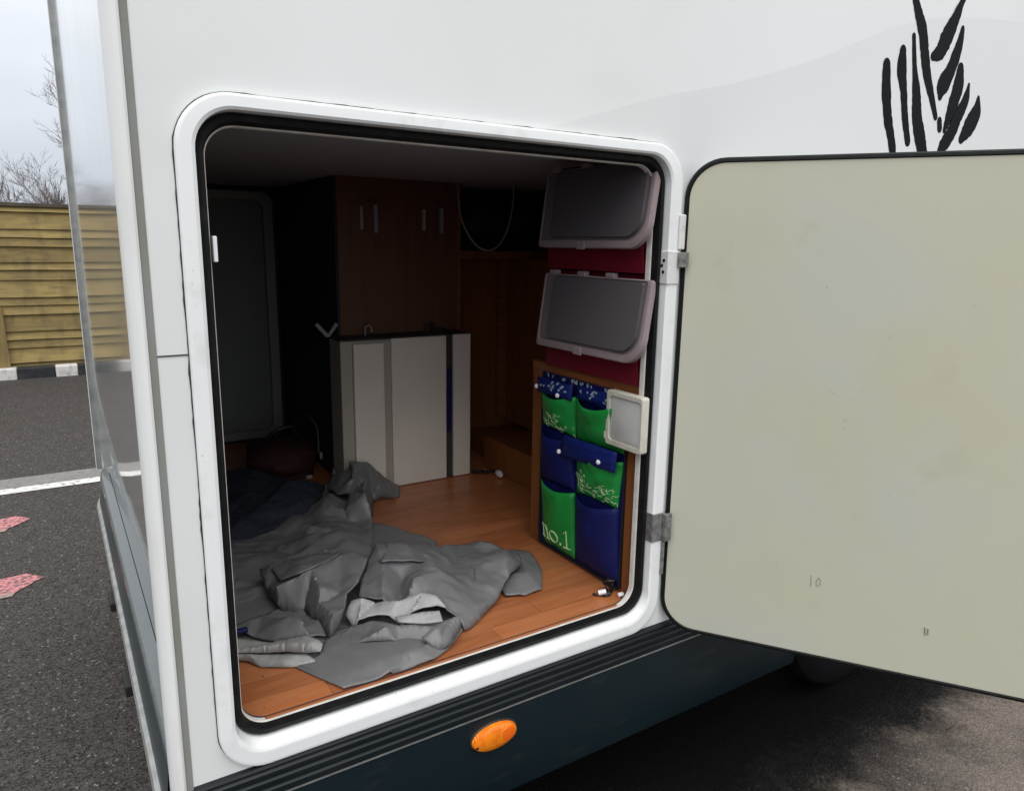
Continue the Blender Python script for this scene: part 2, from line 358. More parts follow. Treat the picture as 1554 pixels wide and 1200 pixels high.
def board_wood(i):
    rnd = random.Random(i)
    k = .8 + .4 * rnd.random()
    a = (0.30 * k, 0.218 * k, 0.08 * k); b = (0.19 * k, 0.145 * k, 0.06 * k)
    m = mat('fence_wood', a, .85, col2=b, nscale=5, vec=(.8, 1, 5), lo=.35, hi=.7, bump=(40, .3, .004))
    stain(m, 4, .5, .75, (.055, .045, .03), .5, (2.2, 1, .8), 6); stain(m, 14, .58, .72, (.30, .25, .13), .4, (1, 1, 3), 5)
    return m
M['fence'] = [board_wood(i) for i in range(5)]
M['rail'] = mat('fence_cap_wood', (0.095, 0.08, 0.055), .9, col2=(.06, .05, .035), nscale=8)
M['post'] = mat('fence_post_wood', (0.23, 0.165, 0.06), .85, col2=(.16, .12, .05), nscale=5, vec=(5, 5, .6))

# ------------------------------------------------------------------ ground and yard
S = 300
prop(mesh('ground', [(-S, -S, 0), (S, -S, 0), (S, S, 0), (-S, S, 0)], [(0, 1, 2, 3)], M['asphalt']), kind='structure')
prop(mesh('concrete_strip', [(-9, 4.205, .004), (14, 4.205, .004), (14, 4.43, .004), (-9, 4.43, .004)], [(0, 1, 2, 3)], M['strip']), kind='structure')
prop(mesh('road_line', [(-9, 4.085, .004), (14, 4.085, .004), (14, 4.2, .004), (-9, 4.2, .004)], [(0, 1, 2, 3)], M['line']), kind='structure')
for cx, cy in ((-.345, 3.51), (-.285, 2.60)):
    w, h, sk = .13, .10, .05
    q = [(cx - w - sk, cy - h, .004), (cx + w * .55 - sk, cy - h, .004), (cx + w, cy - h * .0 + .02, .004), (cx + w * .45, cy + h, .004), (cx - w * 1.1, cy + h * .8, .004)]
    prop(mesh('painted_ground_mark', q, [tuple(range(5))], M['pink']), kind='structure')
    q2 = [(cx + w * .55 - sk, cy - h - .0, .0045), (cx - w - sk, cy - h, .0045), (cx - w - sk - .01, cy - h - .035, .0045), (cx + w * .45 - sk, cy - h - .04, .0045)]
    prop(mesh('painted_ground_mark', q2, [(0, 1, 2, 3)], M['pinkedge']), kind='structure')

# kerb: black and white painted stones
kb = thing('kerb', 'low painted kerb of black and white stones along the foot of the wooden fence', 'kerb', (0, 8.67, 0))
rk = random.Random(4)
x = -9.03
i = 0
stone_meshes = {}
while x < 10:
    w = .23 if i % 2 == 0 else .37
    key = i % 2
    bm = bmesh.new(); add_box(bm, x + .004, x + w - .004, 8.6, 8.76, -.05, .125, .012, 2)
    o = bm_link('kerb_stone', bm, M['kerb_white'] if key == 0 else M['kerb_black'], kb)
    x += w; i += 1

# fence: overlapping horizontal boards in bays between posts
ZS = [1.873, 1.684, 1.589, 1.487, 1.318, 1.229, 1.118, .916, .827, .721, .532, .426, .334, .165, .03]
def fence_bay(x0, x1, label, seed):
    rnd = random.Random(seed)
    t = thing('fence_panel', label, 'fence', ((x0 + x1) / 2, 8.8, 0), 'fence panels along the yard')
    top = 1.945
    for k, zb in enumerate(ZS):
        zt = top + .012
        tl, tr = rnd.uniform(-.006, .006), rnd.uniform(-.006, .006)
        dy = rnd.uniform(-.004, .004); yt, yb = 8.81 + dy, 8.778 + dy
        a, b = x0 + .01, x1 - .01
        v = []
        nseg = 6
        for s in range(nseg + 1):
            u = s / nseg; xx = a + (b - a) * u; wob = rnd.uniform(-.0025, .0025)
            v += [(xx, yb, zb + tl + (tr - tl) * u + wob), (xx, yt, zt), (xx, yt + .014, zt), (xx, yb + .02, zb + tl + (tr - tl) * u + wob)]
        f = []
        for s in range(nseg):
            q = s * 4
            f += [(q, q + 4, q + 5, q + 1), (q + 1, q + 5, q + 6, q + 2), (q + 2, q + 6, q + 7, q + 3), (q + 3, q + 7, q + 4, q)]
        f += [(0, 1, 2, 3), (nseg * 4 + 3, nseg * 4 + 2, nseg * 4 + 1, nseg * 4)]
        mesh('board', v, f, M['fence'][rnd.randrange(5)], t)
        top = zb
    box('cap_rail', x0, x1, 8.765, 8.845, 1.93, 1.972, M['rail'], t, .004)
    box('post', x0 - .04, x0 + .04, 8.83, 8.91, 0, 1.93, M['post'], t, .006)
    return t
bays = [(-8.1, -6.3), (-6.3, -4.5), (-4.5, -2.7), (-2.7, -.52), (-.52, 1.28), (1.28, 3.08), (3.08, 4.88), (4.88, 6.68)]
for k, (a, b) in enumerate(bays):
    lab = ['fourth', 'third', 'second', '', '', 'second', 'third', 'fourth'][k] + (' board fence bay left of the slanting spur post, beyond the photo' if k < 3 else ' board fence bay right of the slanting spur post, behind the motorhome')
    if k == 4: lab = 'mossy yellow-brown board fence bay beside the motorhome, right of the slanting spur post'
    if k == 3: lab = 'yellow-brown board fence bay at the left edge, left of the slanting spur post'
    ft = fence_bay(a, b, lab, 20 + k)
    if k == 4:
        v, f = extrude_poly([(-.585, 8.7, 0), (-.455, 8.7, 0), (-.475, 8.74, .80), (-.575, 8.74, .82)], (0, .05, 0))
        mesh('spur_post', v, f, M['post'], ft)

# bare winter trees and shrubs behind the fence
def branching(base, h, seed, spread, r0, levels, kids, lean=(0, 0), first=.35):
    rnd = random.Random(seed); trunk, twigs = [], []
    def grow(p, d, ln, r, lv):
        n = 4 if lv > 1 else 3
        pts = [p]; q = p.copy(); dd = d.copy()
        for s in range(n):
            dd = (dd + Vector((rnd.uniform(-1, 1), rnd.uniform(-1, 1), rnd.uniform(-.6, .8))) * .16).normalized()
            q = q + dd * ln / n; pts.append(q.copy())
        rad = [r * (1 - .55 * k / n) for k in range(n + 1)]
        (trunk if lv >= levels - 1 else twigs).append(tube(pts, rad, 6 if lv >= levels - 1 else 3, False))
        if lv == 0: return
        for k in range(kids + (2 if lv == levels else 0)):
            u = first + (1 - first) * (k + rnd.random()) / (kids + (2 if lv == levels else 0)) if lv == levels else rnd.uniform(.25, 1)
            i0 = min(int(u * n), n - 1); fr = u * n - i0
            b = pts[i0].lerp(pts[i0 + 1], fr)
            ax = Vector((rnd.gauss(0, 1), rnd.gauss(0, 1), rnd.gauss(0, .5))).normalized()
            nd = (dd + ax * spread * (1.1 if lv == levels else .9)).normalized(); nd.z = nd.z * .8 + .12
            grow(b, nd.normalized(), ln * rnd.uniform(.42, .68), max(r * (1 - .55 * u) * .55, .0026), lv - 1)
        grow(pts[-1], dd, ln * .55, max(r * .45, .0026), lv - 1)
    grow(Vector(base), Vector((lean[0], lean[1], 1)).normalized(), h, r0, levels)
    return merge(trunk), merge(twigs)
def tree(name, base, label, cat, group=None, **k):
    t = thing(name, label, cat, base, group)
    a, b = branching(base, **k)
    mesh('trunk', *a, M['bark'], t, True); mesh('crown', *b, M['twig'], t)
    return t
tree('bare_tree', (1.3, 14.5, 0), 'leafless tree with fine twigs rising behind the fence beside the motorhome', 'tree', h=2.3, seed=12, spread=.85, r0=.07, levels=5, kids=4, first=.25)
tree('bare_tree', (-1.55, 12.0, 0), 'dark bare tree with a crooked bough showing over the fence at the left edge', 'tree', h=1.55, seed=3, spread=.95, r0=.10, levels=4, kids=4)
for k, (sx, sy) in enumerate(((-2.6, 10.6), (-.75, 10.4), (-.1, 10.8), (.55, 10.4), (1.3, 10.9), (2.3, 10.5), (-3.6, 10.9))):
    lab = ['leafless shrub beyond the left edge of the photo, nearest it, behind the fence', 'leafless shrub over the fence top at the left edge of the photo', 'leafless shrub over the fence top midway between photo edge and motorhome', 'leafless shrub over the fence top right beside the motorhome rear edge', 'leafless shrub hidden behind the motorhome, nearest its rear edge', 'leafless shrub hidden behind the motorhome, farther from its rear edge', 'leafless shrub beyond the left edge of the photo, farther out'][k]
    tree('bare_shrub', (sx, sy, 0), lab, 'shrub', 'bare shrubs along the back of the fence', h=1.2, seed=40 + k, spread=.5, r0=.022, levels=4, kids=5, first=.12)

# ------------------------------------------------------------------ motorhome
V = thing('motorhome', 'white motorhome with dark teal skirt and its rear side garage hatch wide open', 'motorhome', (1.0, 1.1, 0))
NS = 10
def loop(x0, x1, z0, z1, r, y): return [(a, y, b) for a, b in rrect(x0, x1, z0, z1, r, NS)]
def to_rect(lp, x0, x1, z0, z1, y):
    """outer loop matching lp point for point: each corner arc collapses onto the rectangle"""
    o = []; n = NS + 1
    cs = ((x1, z1), (x0, z1), (x0, z0), (x1, z0))
    for c in range(4):
        for i in range(n):
            k = lp[c * n + i]; t = i / (n - 1)
            cx, cz = cs[c]
            if c in (0, 2): p = (cx, k[2] + (cz - k[2]) * min(1, 2 * t)) if t <= .5 else (k[0] + (cx - k[0]) * min(1, 2 * (1 - t)), cz)
            else: p = (k[0] + (cx - k[0]) * min(1, 2 * t), cz) if t <= .5 else (cx, k[2] + (cz - k[2]) * min(1, 2 * (1 - t)))
            o.append((p[0], y, p[1]))
    return o
hole = loop(.19, 1.289, .606, 1.829, .088, 0.0)
lo = to_rect(hole, .1385, 6.4, .5985, 3.0, 0.0)
v, f = rings([lo, hole])
mesh('side_panel', v, f, M['white'], V)
# hatch frame
fr = [loop(.187, 1.292, .603, 1.832, .09, .004), loop(.187, 1.292, .603, 1.832, .09, -.008), loop(.189, 1.29, .605, 1.83, .088, -.0125),
      loop(.1915, 1.2875, .608, 1.8275, .086, -.0138), loop(.194, 1.285, .611, 1.826, .084, -.014), loop(.209, 1.262, .632, 1.8125, .072, -.0144), loop(.211, 1.260, .634, 1.811, .07, -.0145), loop(.217, 1.2545, .641, 1.8065, .066, -.011),
      loop(.219, 1.2535, .650, 1.805, .064, .004), loop(.2195, 1.253, .654, 1.8045, .064, .03)]
mesh('hatch_frame', *rings(fr), M['frame'], V, True)
se = [loop(.2197, 1.2528, .6545, 1.8043, .064, .016), loop(.2205, 1.252, .656, 1.8035, .063, .008), loop(.226, 1.247, .660, 1.798, .060, .0045),
      loop(.232, 1.242, .665, 1.791, .056, .008), loop(.2345, 1.240, .667, 1.788, .054, .018), loop(.235, 1.2395, .6675, 1.787, .054, .03)]
mesh('hatch_seal', *rings(se), M['rubber'], V, True)
ie = [loop(.2352, 1.2393, .6677, 1.7868, .054, .028), loop(.2375, 1.2375, .6692, 1.7848, .052, .029), loop(.2383, 1.2367, .6692, 1.7842, .052, .033), loop(.2383, 1.2367, .6672, 1.7842, .052, .0345), loop(.2383, 1.2367, .6672, 1.7842, .052, .044)]
mesh('opening_edge', *rings(ie), M['edgewhite'], V, True)
# dark sealant gap along the frame
rg = random.Random(12)
def ragged(lp, k):
    o = []; w = 0
    cx, cz = .74, 1.217
    for i, p in enumerate(lp):
        w = .6 * w + .4 * min(2.2, max(0, rg.gauss(0, 1)) ** 2)
        dx, dz = p[0] - cx, p[2] - cz; l = math.hypot(dx, dz)
        o.append((p[0] + dx / l * k * w, p[1], p[2] + dz / l * k * w))
    return o
def dense(lp, n=10):
    o = []
    for i, p in enumerate(lp):
        q = lp[(i + 1) % len(lp)]; m_ = max(1, int(math.dist(p, q) / .012))
        o += [tuple(p[a] + (q[a] - p[a]) * t / m_ for a in range(3)) for t in range(m_)]
    return o
gp = [ragged(dense(loop(.1856, 1.2934, .6016, 1.8334, .0914, -.0012)), .0016), dense(loop(.1856, 1.2934, .6016, 1.8334, .0914, -.0014)), ]
gp.append([(p[0] + (.74 - p[0]) * .006, p[1], p[2] + (1.217 - p[2]) * .006) for p in gp[1]])
mesh('frame_joint', *rings(gp), M['dark_line'], V)
# corner: sealant strip, rounded trim
box('seal_strip', .1262, .1382, -.0015, .03, .55, 3.0, M['sealant'], V)
prof = [(.126, .03), (.126, -.0045), (.122, -.0075), (.115, -.006), (.108, .001), (.1035, .014), (.102, .034), (.104, .045), (.112, .05), (.185, .05), (.185, .03)]
v, f = rings([[(a, b, z) for a, b in prof] for z in (.50, 1.2, 2.0, 3.0)], True, True)
mesh('corner_trim', v, f, M['trim_white'], V, True)
box('panel_joint', .1385, .1855, -.0016, .002, 1.4105, 1.4125, M['dark_line'], V)
# rear wall
ys = [.05 + (2.19 - .05) * i / 24 for i in range(25)]
def rear_x(y, z):
    """flat panel that tucks in above the bumper ledge"""
    k = max(0.0, min(1.0, (1.08 - z) / .43)); far = max(0.0, min(1.0, (2.19 - y) / .5))
    return .1135 + .056 * k * k * (.18 + .82 * far)
zs = [.45, .64, .70, .76, .82, .88, .94, 1.0, 1.08, 2.0, 3.0]
v = [(rear_x(y, max(z, .64)), y, z) for y in ys for z in zs]; nz_ = len(zs)
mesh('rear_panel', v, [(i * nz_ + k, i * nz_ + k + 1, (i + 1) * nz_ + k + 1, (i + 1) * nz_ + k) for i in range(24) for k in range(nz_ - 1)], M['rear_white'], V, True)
v, f = rings([[(.100, 2.19, z), (x1, 2.19, z), (x1, 2.235, z), (.100, 2.235, z)] for z, x1 in ((.62, .126), (1.1, .125), (1.9, .119), (3.0, .117))], True, True)
mesh('edge_trim', v, f, M['alu'], V)
v, f = rings([[(.0975, 2.186, z), (.1003, 2.186, z), (.1003, 2.1895, z), (.0975, 2.1895, z)] for z in (.62, 3.0)], True, True)
mesh('edge_trim_lip', v, f, M['white'], V)
v, f = rings([[(x1 - .004, 2.186, z), (x1, 2.186, z), (x1, 2.1895, z), (x1 - .004, 2.1895, z)] for z, x1 in ((.62, .126), (1.1, .125), (1.9, .119), (3.0, .117))], True, True)
mesh('edge_trim_lip', v, f, M['white'], V)
# shell closing the body
box('roof', .135, 6.4, .03, 2.2, 3.0, 3.05, M['white'], V)
box('far_side_panel', .136, 6.4, 2.185, 2.225, .45, 3.0, M['white'], V)
box('front_panel', 6.36, 6.4, .004, 2.18, .45, 3.0, M['white'], V)
# skirt moulding: three ridges and a bright line over the skirt
rid = [(.004, .602), (-.010, .601), (-.0135, .596), (-.009, .5915), (-.009, .589), (-.0145, .585), (-.0145, .578), (-.0095, .574), (-.0095, .571),
       (-.0155, .567), (-.0155, .559), (-.0105, .555), (-.0105, .552), (-.0165, .548), (-.0165, .536), (-.013, .533), (.004, .533)]
v, f = rings([[(x, a, b) for a, b in rid] for x in (.139, 1.2, 2.4, 4.0, 6.3)], True, True)
mesh('skirt_moulding', v, f, M['mould'], V)
box('bright_strip', .139, 6.3, -.0145, .002, .5285, .5325, M['alu'], V)
box('skirt_corner', .108, .1385, -.004, .05, .28, .497, M['skirt'], V, .006)
# skirt with wheel arch
wx, wr = 2.38, .40
def skz(x):
    d = abs(x - wx)
    if d < wr: return max(.277, .36 + math.sqrt(wr * wr - d * d) * .42)
    return .277
xs = [.139 + .05 * i for i in range(124)]
prof_y = lambda u: -.0125 + .004 * u + .018 * u ** 3
v = []; nu = 9
for x in xs:
    zb = skz(x)
    for k in range(nu):
        u = k / (nu - 1); v.append((x, prof_y(u), .528 - (.528 - zb) * u))
    v.append((x, prof_y(1) + .03, zb - .003))
nn = nu + 1
mesh('skirt', v, [(i * nn + k, i * nn + k + 1, (i + 1) * nn + k + 1, (i + 1) * nn + k) for i in range(len(xs) - 1) for k in range(nn - 1)], M['skirt'], V, True)
box('underbody', .2, 6.2, .10, 2.15, .33, .55, M['under'], V)
# marker lamp
def ellip(cx, cz, a, b, y, n=28): return [(cx + a * math.cos(2 * math.pi * i / n), y, cz + b * math.sin(2 * math.pi * i / n)) for i in range(n)]
lcx, lcz = .783, .4715
lamp = mesh('marker_lamp', *rings([ellip(lcx, lcz, .066, .037, -.008), ellip(lcx, lcz, .066, .037, -.0135), ellip(lcx, lcz, .062, .034, -.0165)], False, True), M['black'], V, True)
mesh('lens', *rings([ellip(lcx, lcz, .0615, .0335, -.0160), ellip(lcx, lcz, .058, .031, -.024), ellip(lcx, lcz, .046, .023, -.029), ellip(lcx, lcz, .02, .01, -.031)], False, True), M['amber'], lamp, True)
mesh('bulb_window', *rings([ellip(lcx + .029, lcz + .002, .021, .018, -.0265), ellip(lcx + .029, lcz + .002, .019, .016, -.0305), ellip(lcx + .029, lcz + .002, .009, .008, -.0318)], False, True), M['amber2'], lamp, True)
box('screw', lcx - .054, lcx - .046, -.0275, -.02, lcz - .012, lcz - .005, M['black'], lamp, .002)
# bumper along the rear: sloping ledge, seam, face, bright lip
def bump_prof(y):
    e = 1.0
    if y > 2.02: e = max(0.0, 1 - ((y - 2.02) / .18) ** 2) ** .5
    return e
def strip(name, prof, m, parent=V, y0=.052, y1=2.2, n=60):
    lps = []
    for i in range(n + 1):
        y = y0 + (y1 - y0) * i / n; e = bump_prof(y)
        lps.append([(.150 - (.150 - a) * e if a < .15 else a, y, b) for a, b in prof])
    v = [p for l in lps for p in l]; k = len(prof)
    f = [(i * k + j, i * k + j + 1, (i + 1) * k + j + 1, (i + 1) * k + j) for i in range(n) for j in range(k - 1)]
    return mesh(name, v, f, m, parent, False)
bp = strip('bumper', [(.180, .652), (.160, .6475), (.139, .6435)], M['bumper'])
strip('ledge', [(.137, .6415), (.110, .634), (.1055, .630), (.1035, .622)], M['bumper'], bp)
strip('seam', [(.139, .6434), (.1388, .638), (.1372, .638), (.137, .6414)], M['black'], bp)
strip('face', [(.1035, .622), (.0985, .57), (.093, .516)], M['bumperdark'], bp)
strip('lip', [(.093, .516), (.0835, .511), (.080, .50), (.083, .488), (.12, .48), (.125, .33)], M['alu'], bp)
for y in (1.23, .70):
    box('buffer', .069, .09, y, y + .105, .400, .432, M['black'], bp, .004)
# wheel behind the skirt
def lathe(cx, cy, cz, prof, n=40):
    return rings([[(cx + r * math.cos(2 * math.pi * i / n), cy + y, cz + r * math.sin(2 * math.pi * i / n)) for i in range(n)] for y, r in prof])
wh = mesh('wheel', *lathe(wx, .10, .335, [(.05, .20), (.01, .205), (-.015, .215), (-.02, .25), (-.015, .29), (.0, .318), (.03, .333), (.17, .333), (.2, .3), (.2, .2)]), M['tyre'], V, True)
mesh('rim', *lathe(wx, .10, .335, [(-.012, .218), (-.018, .212), (-.005, .20), (.02, .18), (.03, .12), (.0, .10), (-.01, .06), (-.012, .005)]), M['rim'], wh, True)
for k in range(6):
    t = 2 * math.pi * k / 6; px, pz = wx + .085 * math.cos(t), .335 + .085 * math.sin(t)
    mesh('wheel_nut', *lathe(px, .10, pz, [(.0, .012), (-.02, .012), (-.022, .001)], 6), M['rim'], wh)
# plant decal: brush strokes on the side wall
STK = {'a': [(2.07, 2.116, .019), (2.081, 2.052, .022), (2.104, 1.978, .021), (2.13, 1.928, .018), (2.149, 1.887, .017)], 'b': [(2.142, 2.164, .016), (2.147, 2.111, .024), (2.169, 2.056, .017), (2.191, 1.987, .016), (2.221, 1.919, .014)],
 'c': [(2.188, 2.209, .01), (2.209, 2.132, .012), (2.236, 2.057, .022), (2.254, 1.993, .026), (2.281, 1.942, .028), (2.304, 1.902, .025), (2.33, 1.85, .02)], 'd': [(2.10, 2.43, .008), (2.162, 2.325, .012), (2.2, 2.27, .019), (2.232, 2.225, .023), (2.255, 2.17, .022), (2.281, 2.115, .021), (2.322, 2.054, .015), (2.356, 2.003, .011)],
 'e': [(2.38, 1.995, .013), (2.387, 1.972, .013)], 'f': [(2.47, 2.42, .01), (2.423, 2.34, .013), (2.398, 2.29, .022), (2.36, 2.228, .031), (2.335, 2.188, .026), (2.299, 2.169, .013)],
 'g': [(2.445, 2.268, .011), (2.436, 2.216, .021), (2.407, 2.145, .027), (2.372, 2.093, .032), (2.366, 2.064, .013)], 'h': [(2.462, 2.157, .019), (2.462, 2.104, .03), (2.444, 2.047, .027), (2.427, 2.003, .018), (2.414, 1.969, .009)],
 'i': [(2.524, 2.117, .007), (2.515, 2.068, .021), (2.483, 2.016, .024), (2.454, 1.964, .026), (2.416, 1.922, .023), (2.402, 1.907, .014)], 'j': [(2.592, 2.085, .009), (2.59, 2.041, .029), (2.558, 1.995, .032), (2.521, 1.954, .017)]}
for key, st in STK.items():
    rnd = random.Random(key)
    path = smooth_path([(a, w, b) for a, b, w in st], 6)
    Lf, Rt = [], []
    for i, p in enumerate(path):
        a = path[max(i - 1, 0)]; b = path[min(i + 1, len(path) - 1)]
        d = Vector((b.x - a.x, 0, b.z - a.z)).normalized(); nrm = Vector((d.z, 0, -d.x))
        w = p.y * 1.0 * (1 + rnd.uniform(-.07, .07)); c = Vector((p.x, -.0015, p.z))
        Lf.append(c + nrm * w); Rt.append(c - nrm * w)
    p0, p1 = path[0], path[-1]; d0 = (path[1] - path[0]); d1 = (path[-1] - path[-2]); d0.y = d1.y = 0
    def cap(c, d, w, n=5):
        """rounded brush end"""
        d = d.normalized(); nn_ = Vector((d.z, 0, -d.x))
        return [Vector((c.x, -.0015, c.z)) + nn_ * w * math.cos(math.pi * q / (n + 1)) + d * w * math.sin(math.pi * q / (n + 1)) for q in range(1, n + 1)]
    a_ = cap(p0, -d0, st[0][2] * .95); b_ = cap(p1, d1, st[-1][2] * .95)
    vv = Rt[::-1] + [q for q in a_] + Lf + [q for q in b_]
    if (Rt[0] - a_[0]).length > (Rt[0] - a_[-1]).length: vv = Rt[::-1] + a_[::-1] + Lf + b_
    k_ = len(Rt); m_ = len(a_)
    if (Lf[-1] - b_[0]).length > (Lf[-1] - b_[-1]).length: vv = vv[:2 * k_ + m_] + b_[::-1]
    ff = [tuple(range(k_ - 1, k_ + m_ + 1))] + [(k_ - 1 - q, k_ - 2 - q, k_ + m_ + q + 1, k_ + m_ + q) for q in range(k_ - 1)] + [(2 * k_ + m_ - 1,) + tuple(range(2 * k_ + m_, 2 * k_ + 2 * m_)) + (0,)]
    mesh('plant_decal_stroke', vv, ff, M['decal'], V)
# pale hill shape printed on the wall
hill = [(.90, 1.8345), (.97, 1.857), (1.21, 1.931), (1.466, 1.995), (1.759, 2.088), (1.949, 2.164), (2.128, 2.229), (2.362, 2.285), (2.819, 2.344), (3.4, 2.36)]
hp = smooth_path([(a, 0, b) for a, b in hill], 24)
lowz = lambda x: 1.8342 if x < 1.20 else (1.742 + math.sqrt(max(0, .0922 ** 2 - (x - 1.202) ** 2)) if x < 1.2942 else 1.60)
v = []
for p in hp: v += [(p.x, -.0008, p.z), (p.x, -.0008, lowz(p.x))]
mesh('hill_decal', v, [(2 * i, 2 * i + 1, 2 * i + 3, 2 * i + 2) for i in range(len(hp) - 1)], M['hill'], V)

# open garage door, hinged on the right jamb
dA = R(55); D = Vector((math.cos(dA), -math.sin(dA), 0)); NN = Vector((-math.sin(dA), -math.cos(dA), 0)); H0 = Vector((1.306, -.004, 0))
def dl(u0, u1, z0, z1, r, n): return [H0 + D * a + NN * n + Vector((0, 0, b)) for a, b in rrect(u0, u1, z0, z1, r, NS)]
door = mesh('garage_door', *rings([dl(.010, 1.065, .606, 1.796, .082, -.0325), dl(.010, 1.065, .606, 1.796, .082, -.003)], True, False), M['white'], V, True)
mesh('door_seal', *rings([dl(.009, 1.066, .605, 1.797, .083, -.032), dl(.001, 1.074, .597, 1.805, .09, -.022), dl(.0, 1.075, .596, 1.806, .091, -.004), dl(.004, 1.071, .600, 1.802, .088, .003), dl(.010, 1.065, .606, 1.796, .082, .004), dl(.0125, 1.0625, .6085, 1.7935, .080, .0005)]), M['rubber'], door, True)
mesh('liner', *rings([dl(.0125, 1.0625, .6085, 1.7935, .080, .0003), dl(.05, 1.02, .66, 1.755, .06, .0003)], False, True), M['doorin'], door)
def door_stroke(pts, r, m, name):
    parts = [tube([H0 + D * a + NN * .0008 + Vector((0, 0, b)) for a, b in pl], r, 5) for pl in pts]
    mesh(name, *merge(parts), m, door)
M['pencil'] = mat('pencil_grey', (.33, .32, .28), .7)
door_stroke([[(.365, .817), (.3665, .788)], [(.382, .814), (.377, .803), (.380, .791), (.386, .795), (.387, .809), (.382, .814)]], .0011, M['pencil'], 'pencil_mark')
door_stroke([[(.620, .737), (.6225, .718)], [(.627, .735), (.6275, .72)]], .0022, M['pencil'], 'smudge')

# hinges on the frame
hg = box('hinge', 1.2508, 1.290, -.0175, .010, 1.512, 1.59, M['plate'], V, .002)
box('knuckle', 1.280, 1.307, -.030, -.0176, 1.552, 1.588, M['hinge'], hg, .002)
for zz, yy in ((1.568, -.004), (1.556, .002), (1.541, -.003)):
    mesh('screw', *rings([[(1.2512, yy + .0042 * math.cos(t * .785), zz + .0042 * math.sin(t * .785)) for t in range(8)], [(1.2496, yy + .0042 * math.cos(t * .785), zz + .0042 * math.sin(t * .785)) for t in range(8)]], False, True), M['black'], hg)
box('cover', 1.281, 1.300, -.021, -.0148, 1.594, 1.676, M['plate'], hg, .003)
h2 = box('hinge', 1.2506, 1.292, -.018, .012, .852, .928, M['hinge'], V, .002)
h2['label'] = 'bare grey lower hinge plate'
box('knuckle', 1.284, 1.306, -.030, -.0182, .852, .926, M['hinge'], h2, .002)
box('rusty_edge', 1.288, 1.297, -.0195, -.0125, .755, .846, M['hinge'], h2, .002)
box('striker', .2388, .2455, .012, .026, 1.563, 1.606, M['stud'], V, .0015)

# ------------------------------------------------------------------ garage interior (parts of the motorhome)
FZ = .668
box('garage_floor', .185, 2.02, .0347, 2.17, .60, FZ, M['floor'], V)
box('garage_ceiling', .185, 2.02, .0455, 2.17, 1.835, 1.87, M['ceiling'], V)
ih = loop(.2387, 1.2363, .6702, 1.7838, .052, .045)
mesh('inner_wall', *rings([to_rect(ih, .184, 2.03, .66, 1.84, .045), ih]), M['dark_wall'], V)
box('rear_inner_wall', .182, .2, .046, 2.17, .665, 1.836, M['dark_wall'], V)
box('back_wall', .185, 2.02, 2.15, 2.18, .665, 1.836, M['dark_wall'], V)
box('end_wall', 2.0, 2.03, .046, 2.15, .665, 1.836, M['wood_wall'], V)
# hatch on the far side, seen from inside
fh = box('far_hatch', .26, .838, 2.128, 2.149, .728, 1.78, M['far_panel'], V, .004)
mesh('frame', *rings([[(a, 2.12, b) for a, b in rrect(.22, .885, .688, 1.815, .05, NS)], [(a, 2.112, b) for a, b in rrect(.225, .88, .693, 1.81, .05, NS)],
                      [(a, 2.112, b) for a, b in rrect(.262, .84, .727, 1.776, .04, NS)], [(a, 2.127, b) for a, b in rrect(.265, .837, .73, 1.773, .04, NS)]]), M['far_frame'], fh)
# tall brown cupboard behind the white boards
cb = box('cupboard', .913, 1.408, 1.345, 2.149, FZ, 1.834, M['cupboard'], V)
box('side_panel', .905, .9125, 1.35, 2.145, FZ, 1.833, M['dark_wall'], cb)
box('edge_strip', 1.4085, 1.424, 1.338, 1.37, FZ, 1.833, M['wood_edge'], cb, .002)
for x, z0, z1, m, w in ((1.002, 1.646, 1.73, 'gap', .011), (1.058, 1.634, 1.738, 'clip', .017), (1.257, 1.646, 1.728, 'gap', .012), (1.334, 1.638, 1.736, 'clip', .015)):
    box('clip', x - w / 2, x + w / 2, 1.326, 1.3448, z0, z1, M['clip'] if m == 'clip' else M['boardside'], cb, .003)
for x, z in ((1.035, 1.746), (1.056, 1.749), (1.315, 1.748)):
    box('screw', x, x + .007, 1.3405, 1.3448, z, z + .009, M['black'], cb)
# alcove right of the cupboard: back panel, shelf, boxed-in step
box('alcove_panel', 1.4085, 2.0, 1.52, 1.54, FZ, 1.54, M['wood_wall'], V)
box('alcove_panel', 1.74, 1.76, .545, 1.52, .80, 1.54, M['wood_wall'], V)
box('alcove_batten', 1.70, 1.74, 1.49, 1.52, .815, 1.54, M['wood_edge'], V)
box('shelf', 1.4245, 2.0, 1.34, 2.149, 1.54, 1.572, M['wood_edge'], V, .002)
box('step', 1.50, 2.0, .545, 1.27, FZ, .805, M['wood_wall'], V, .003)
box('step', 1.575, 2.0, 1.272, 1.519, FZ, .77, M['wood_wall'], V, .003)
# shelf unit by the hatch: solid below, open above
su = box('shelf_unit', 1.25, 2.0, .046, .54, FZ, 1.226, M['wood_wall'], V)
box('shelf_board', 1.247, 2.0, .0465, .541, 1.2263, 1.252, M['wood_edge'], su, .002)

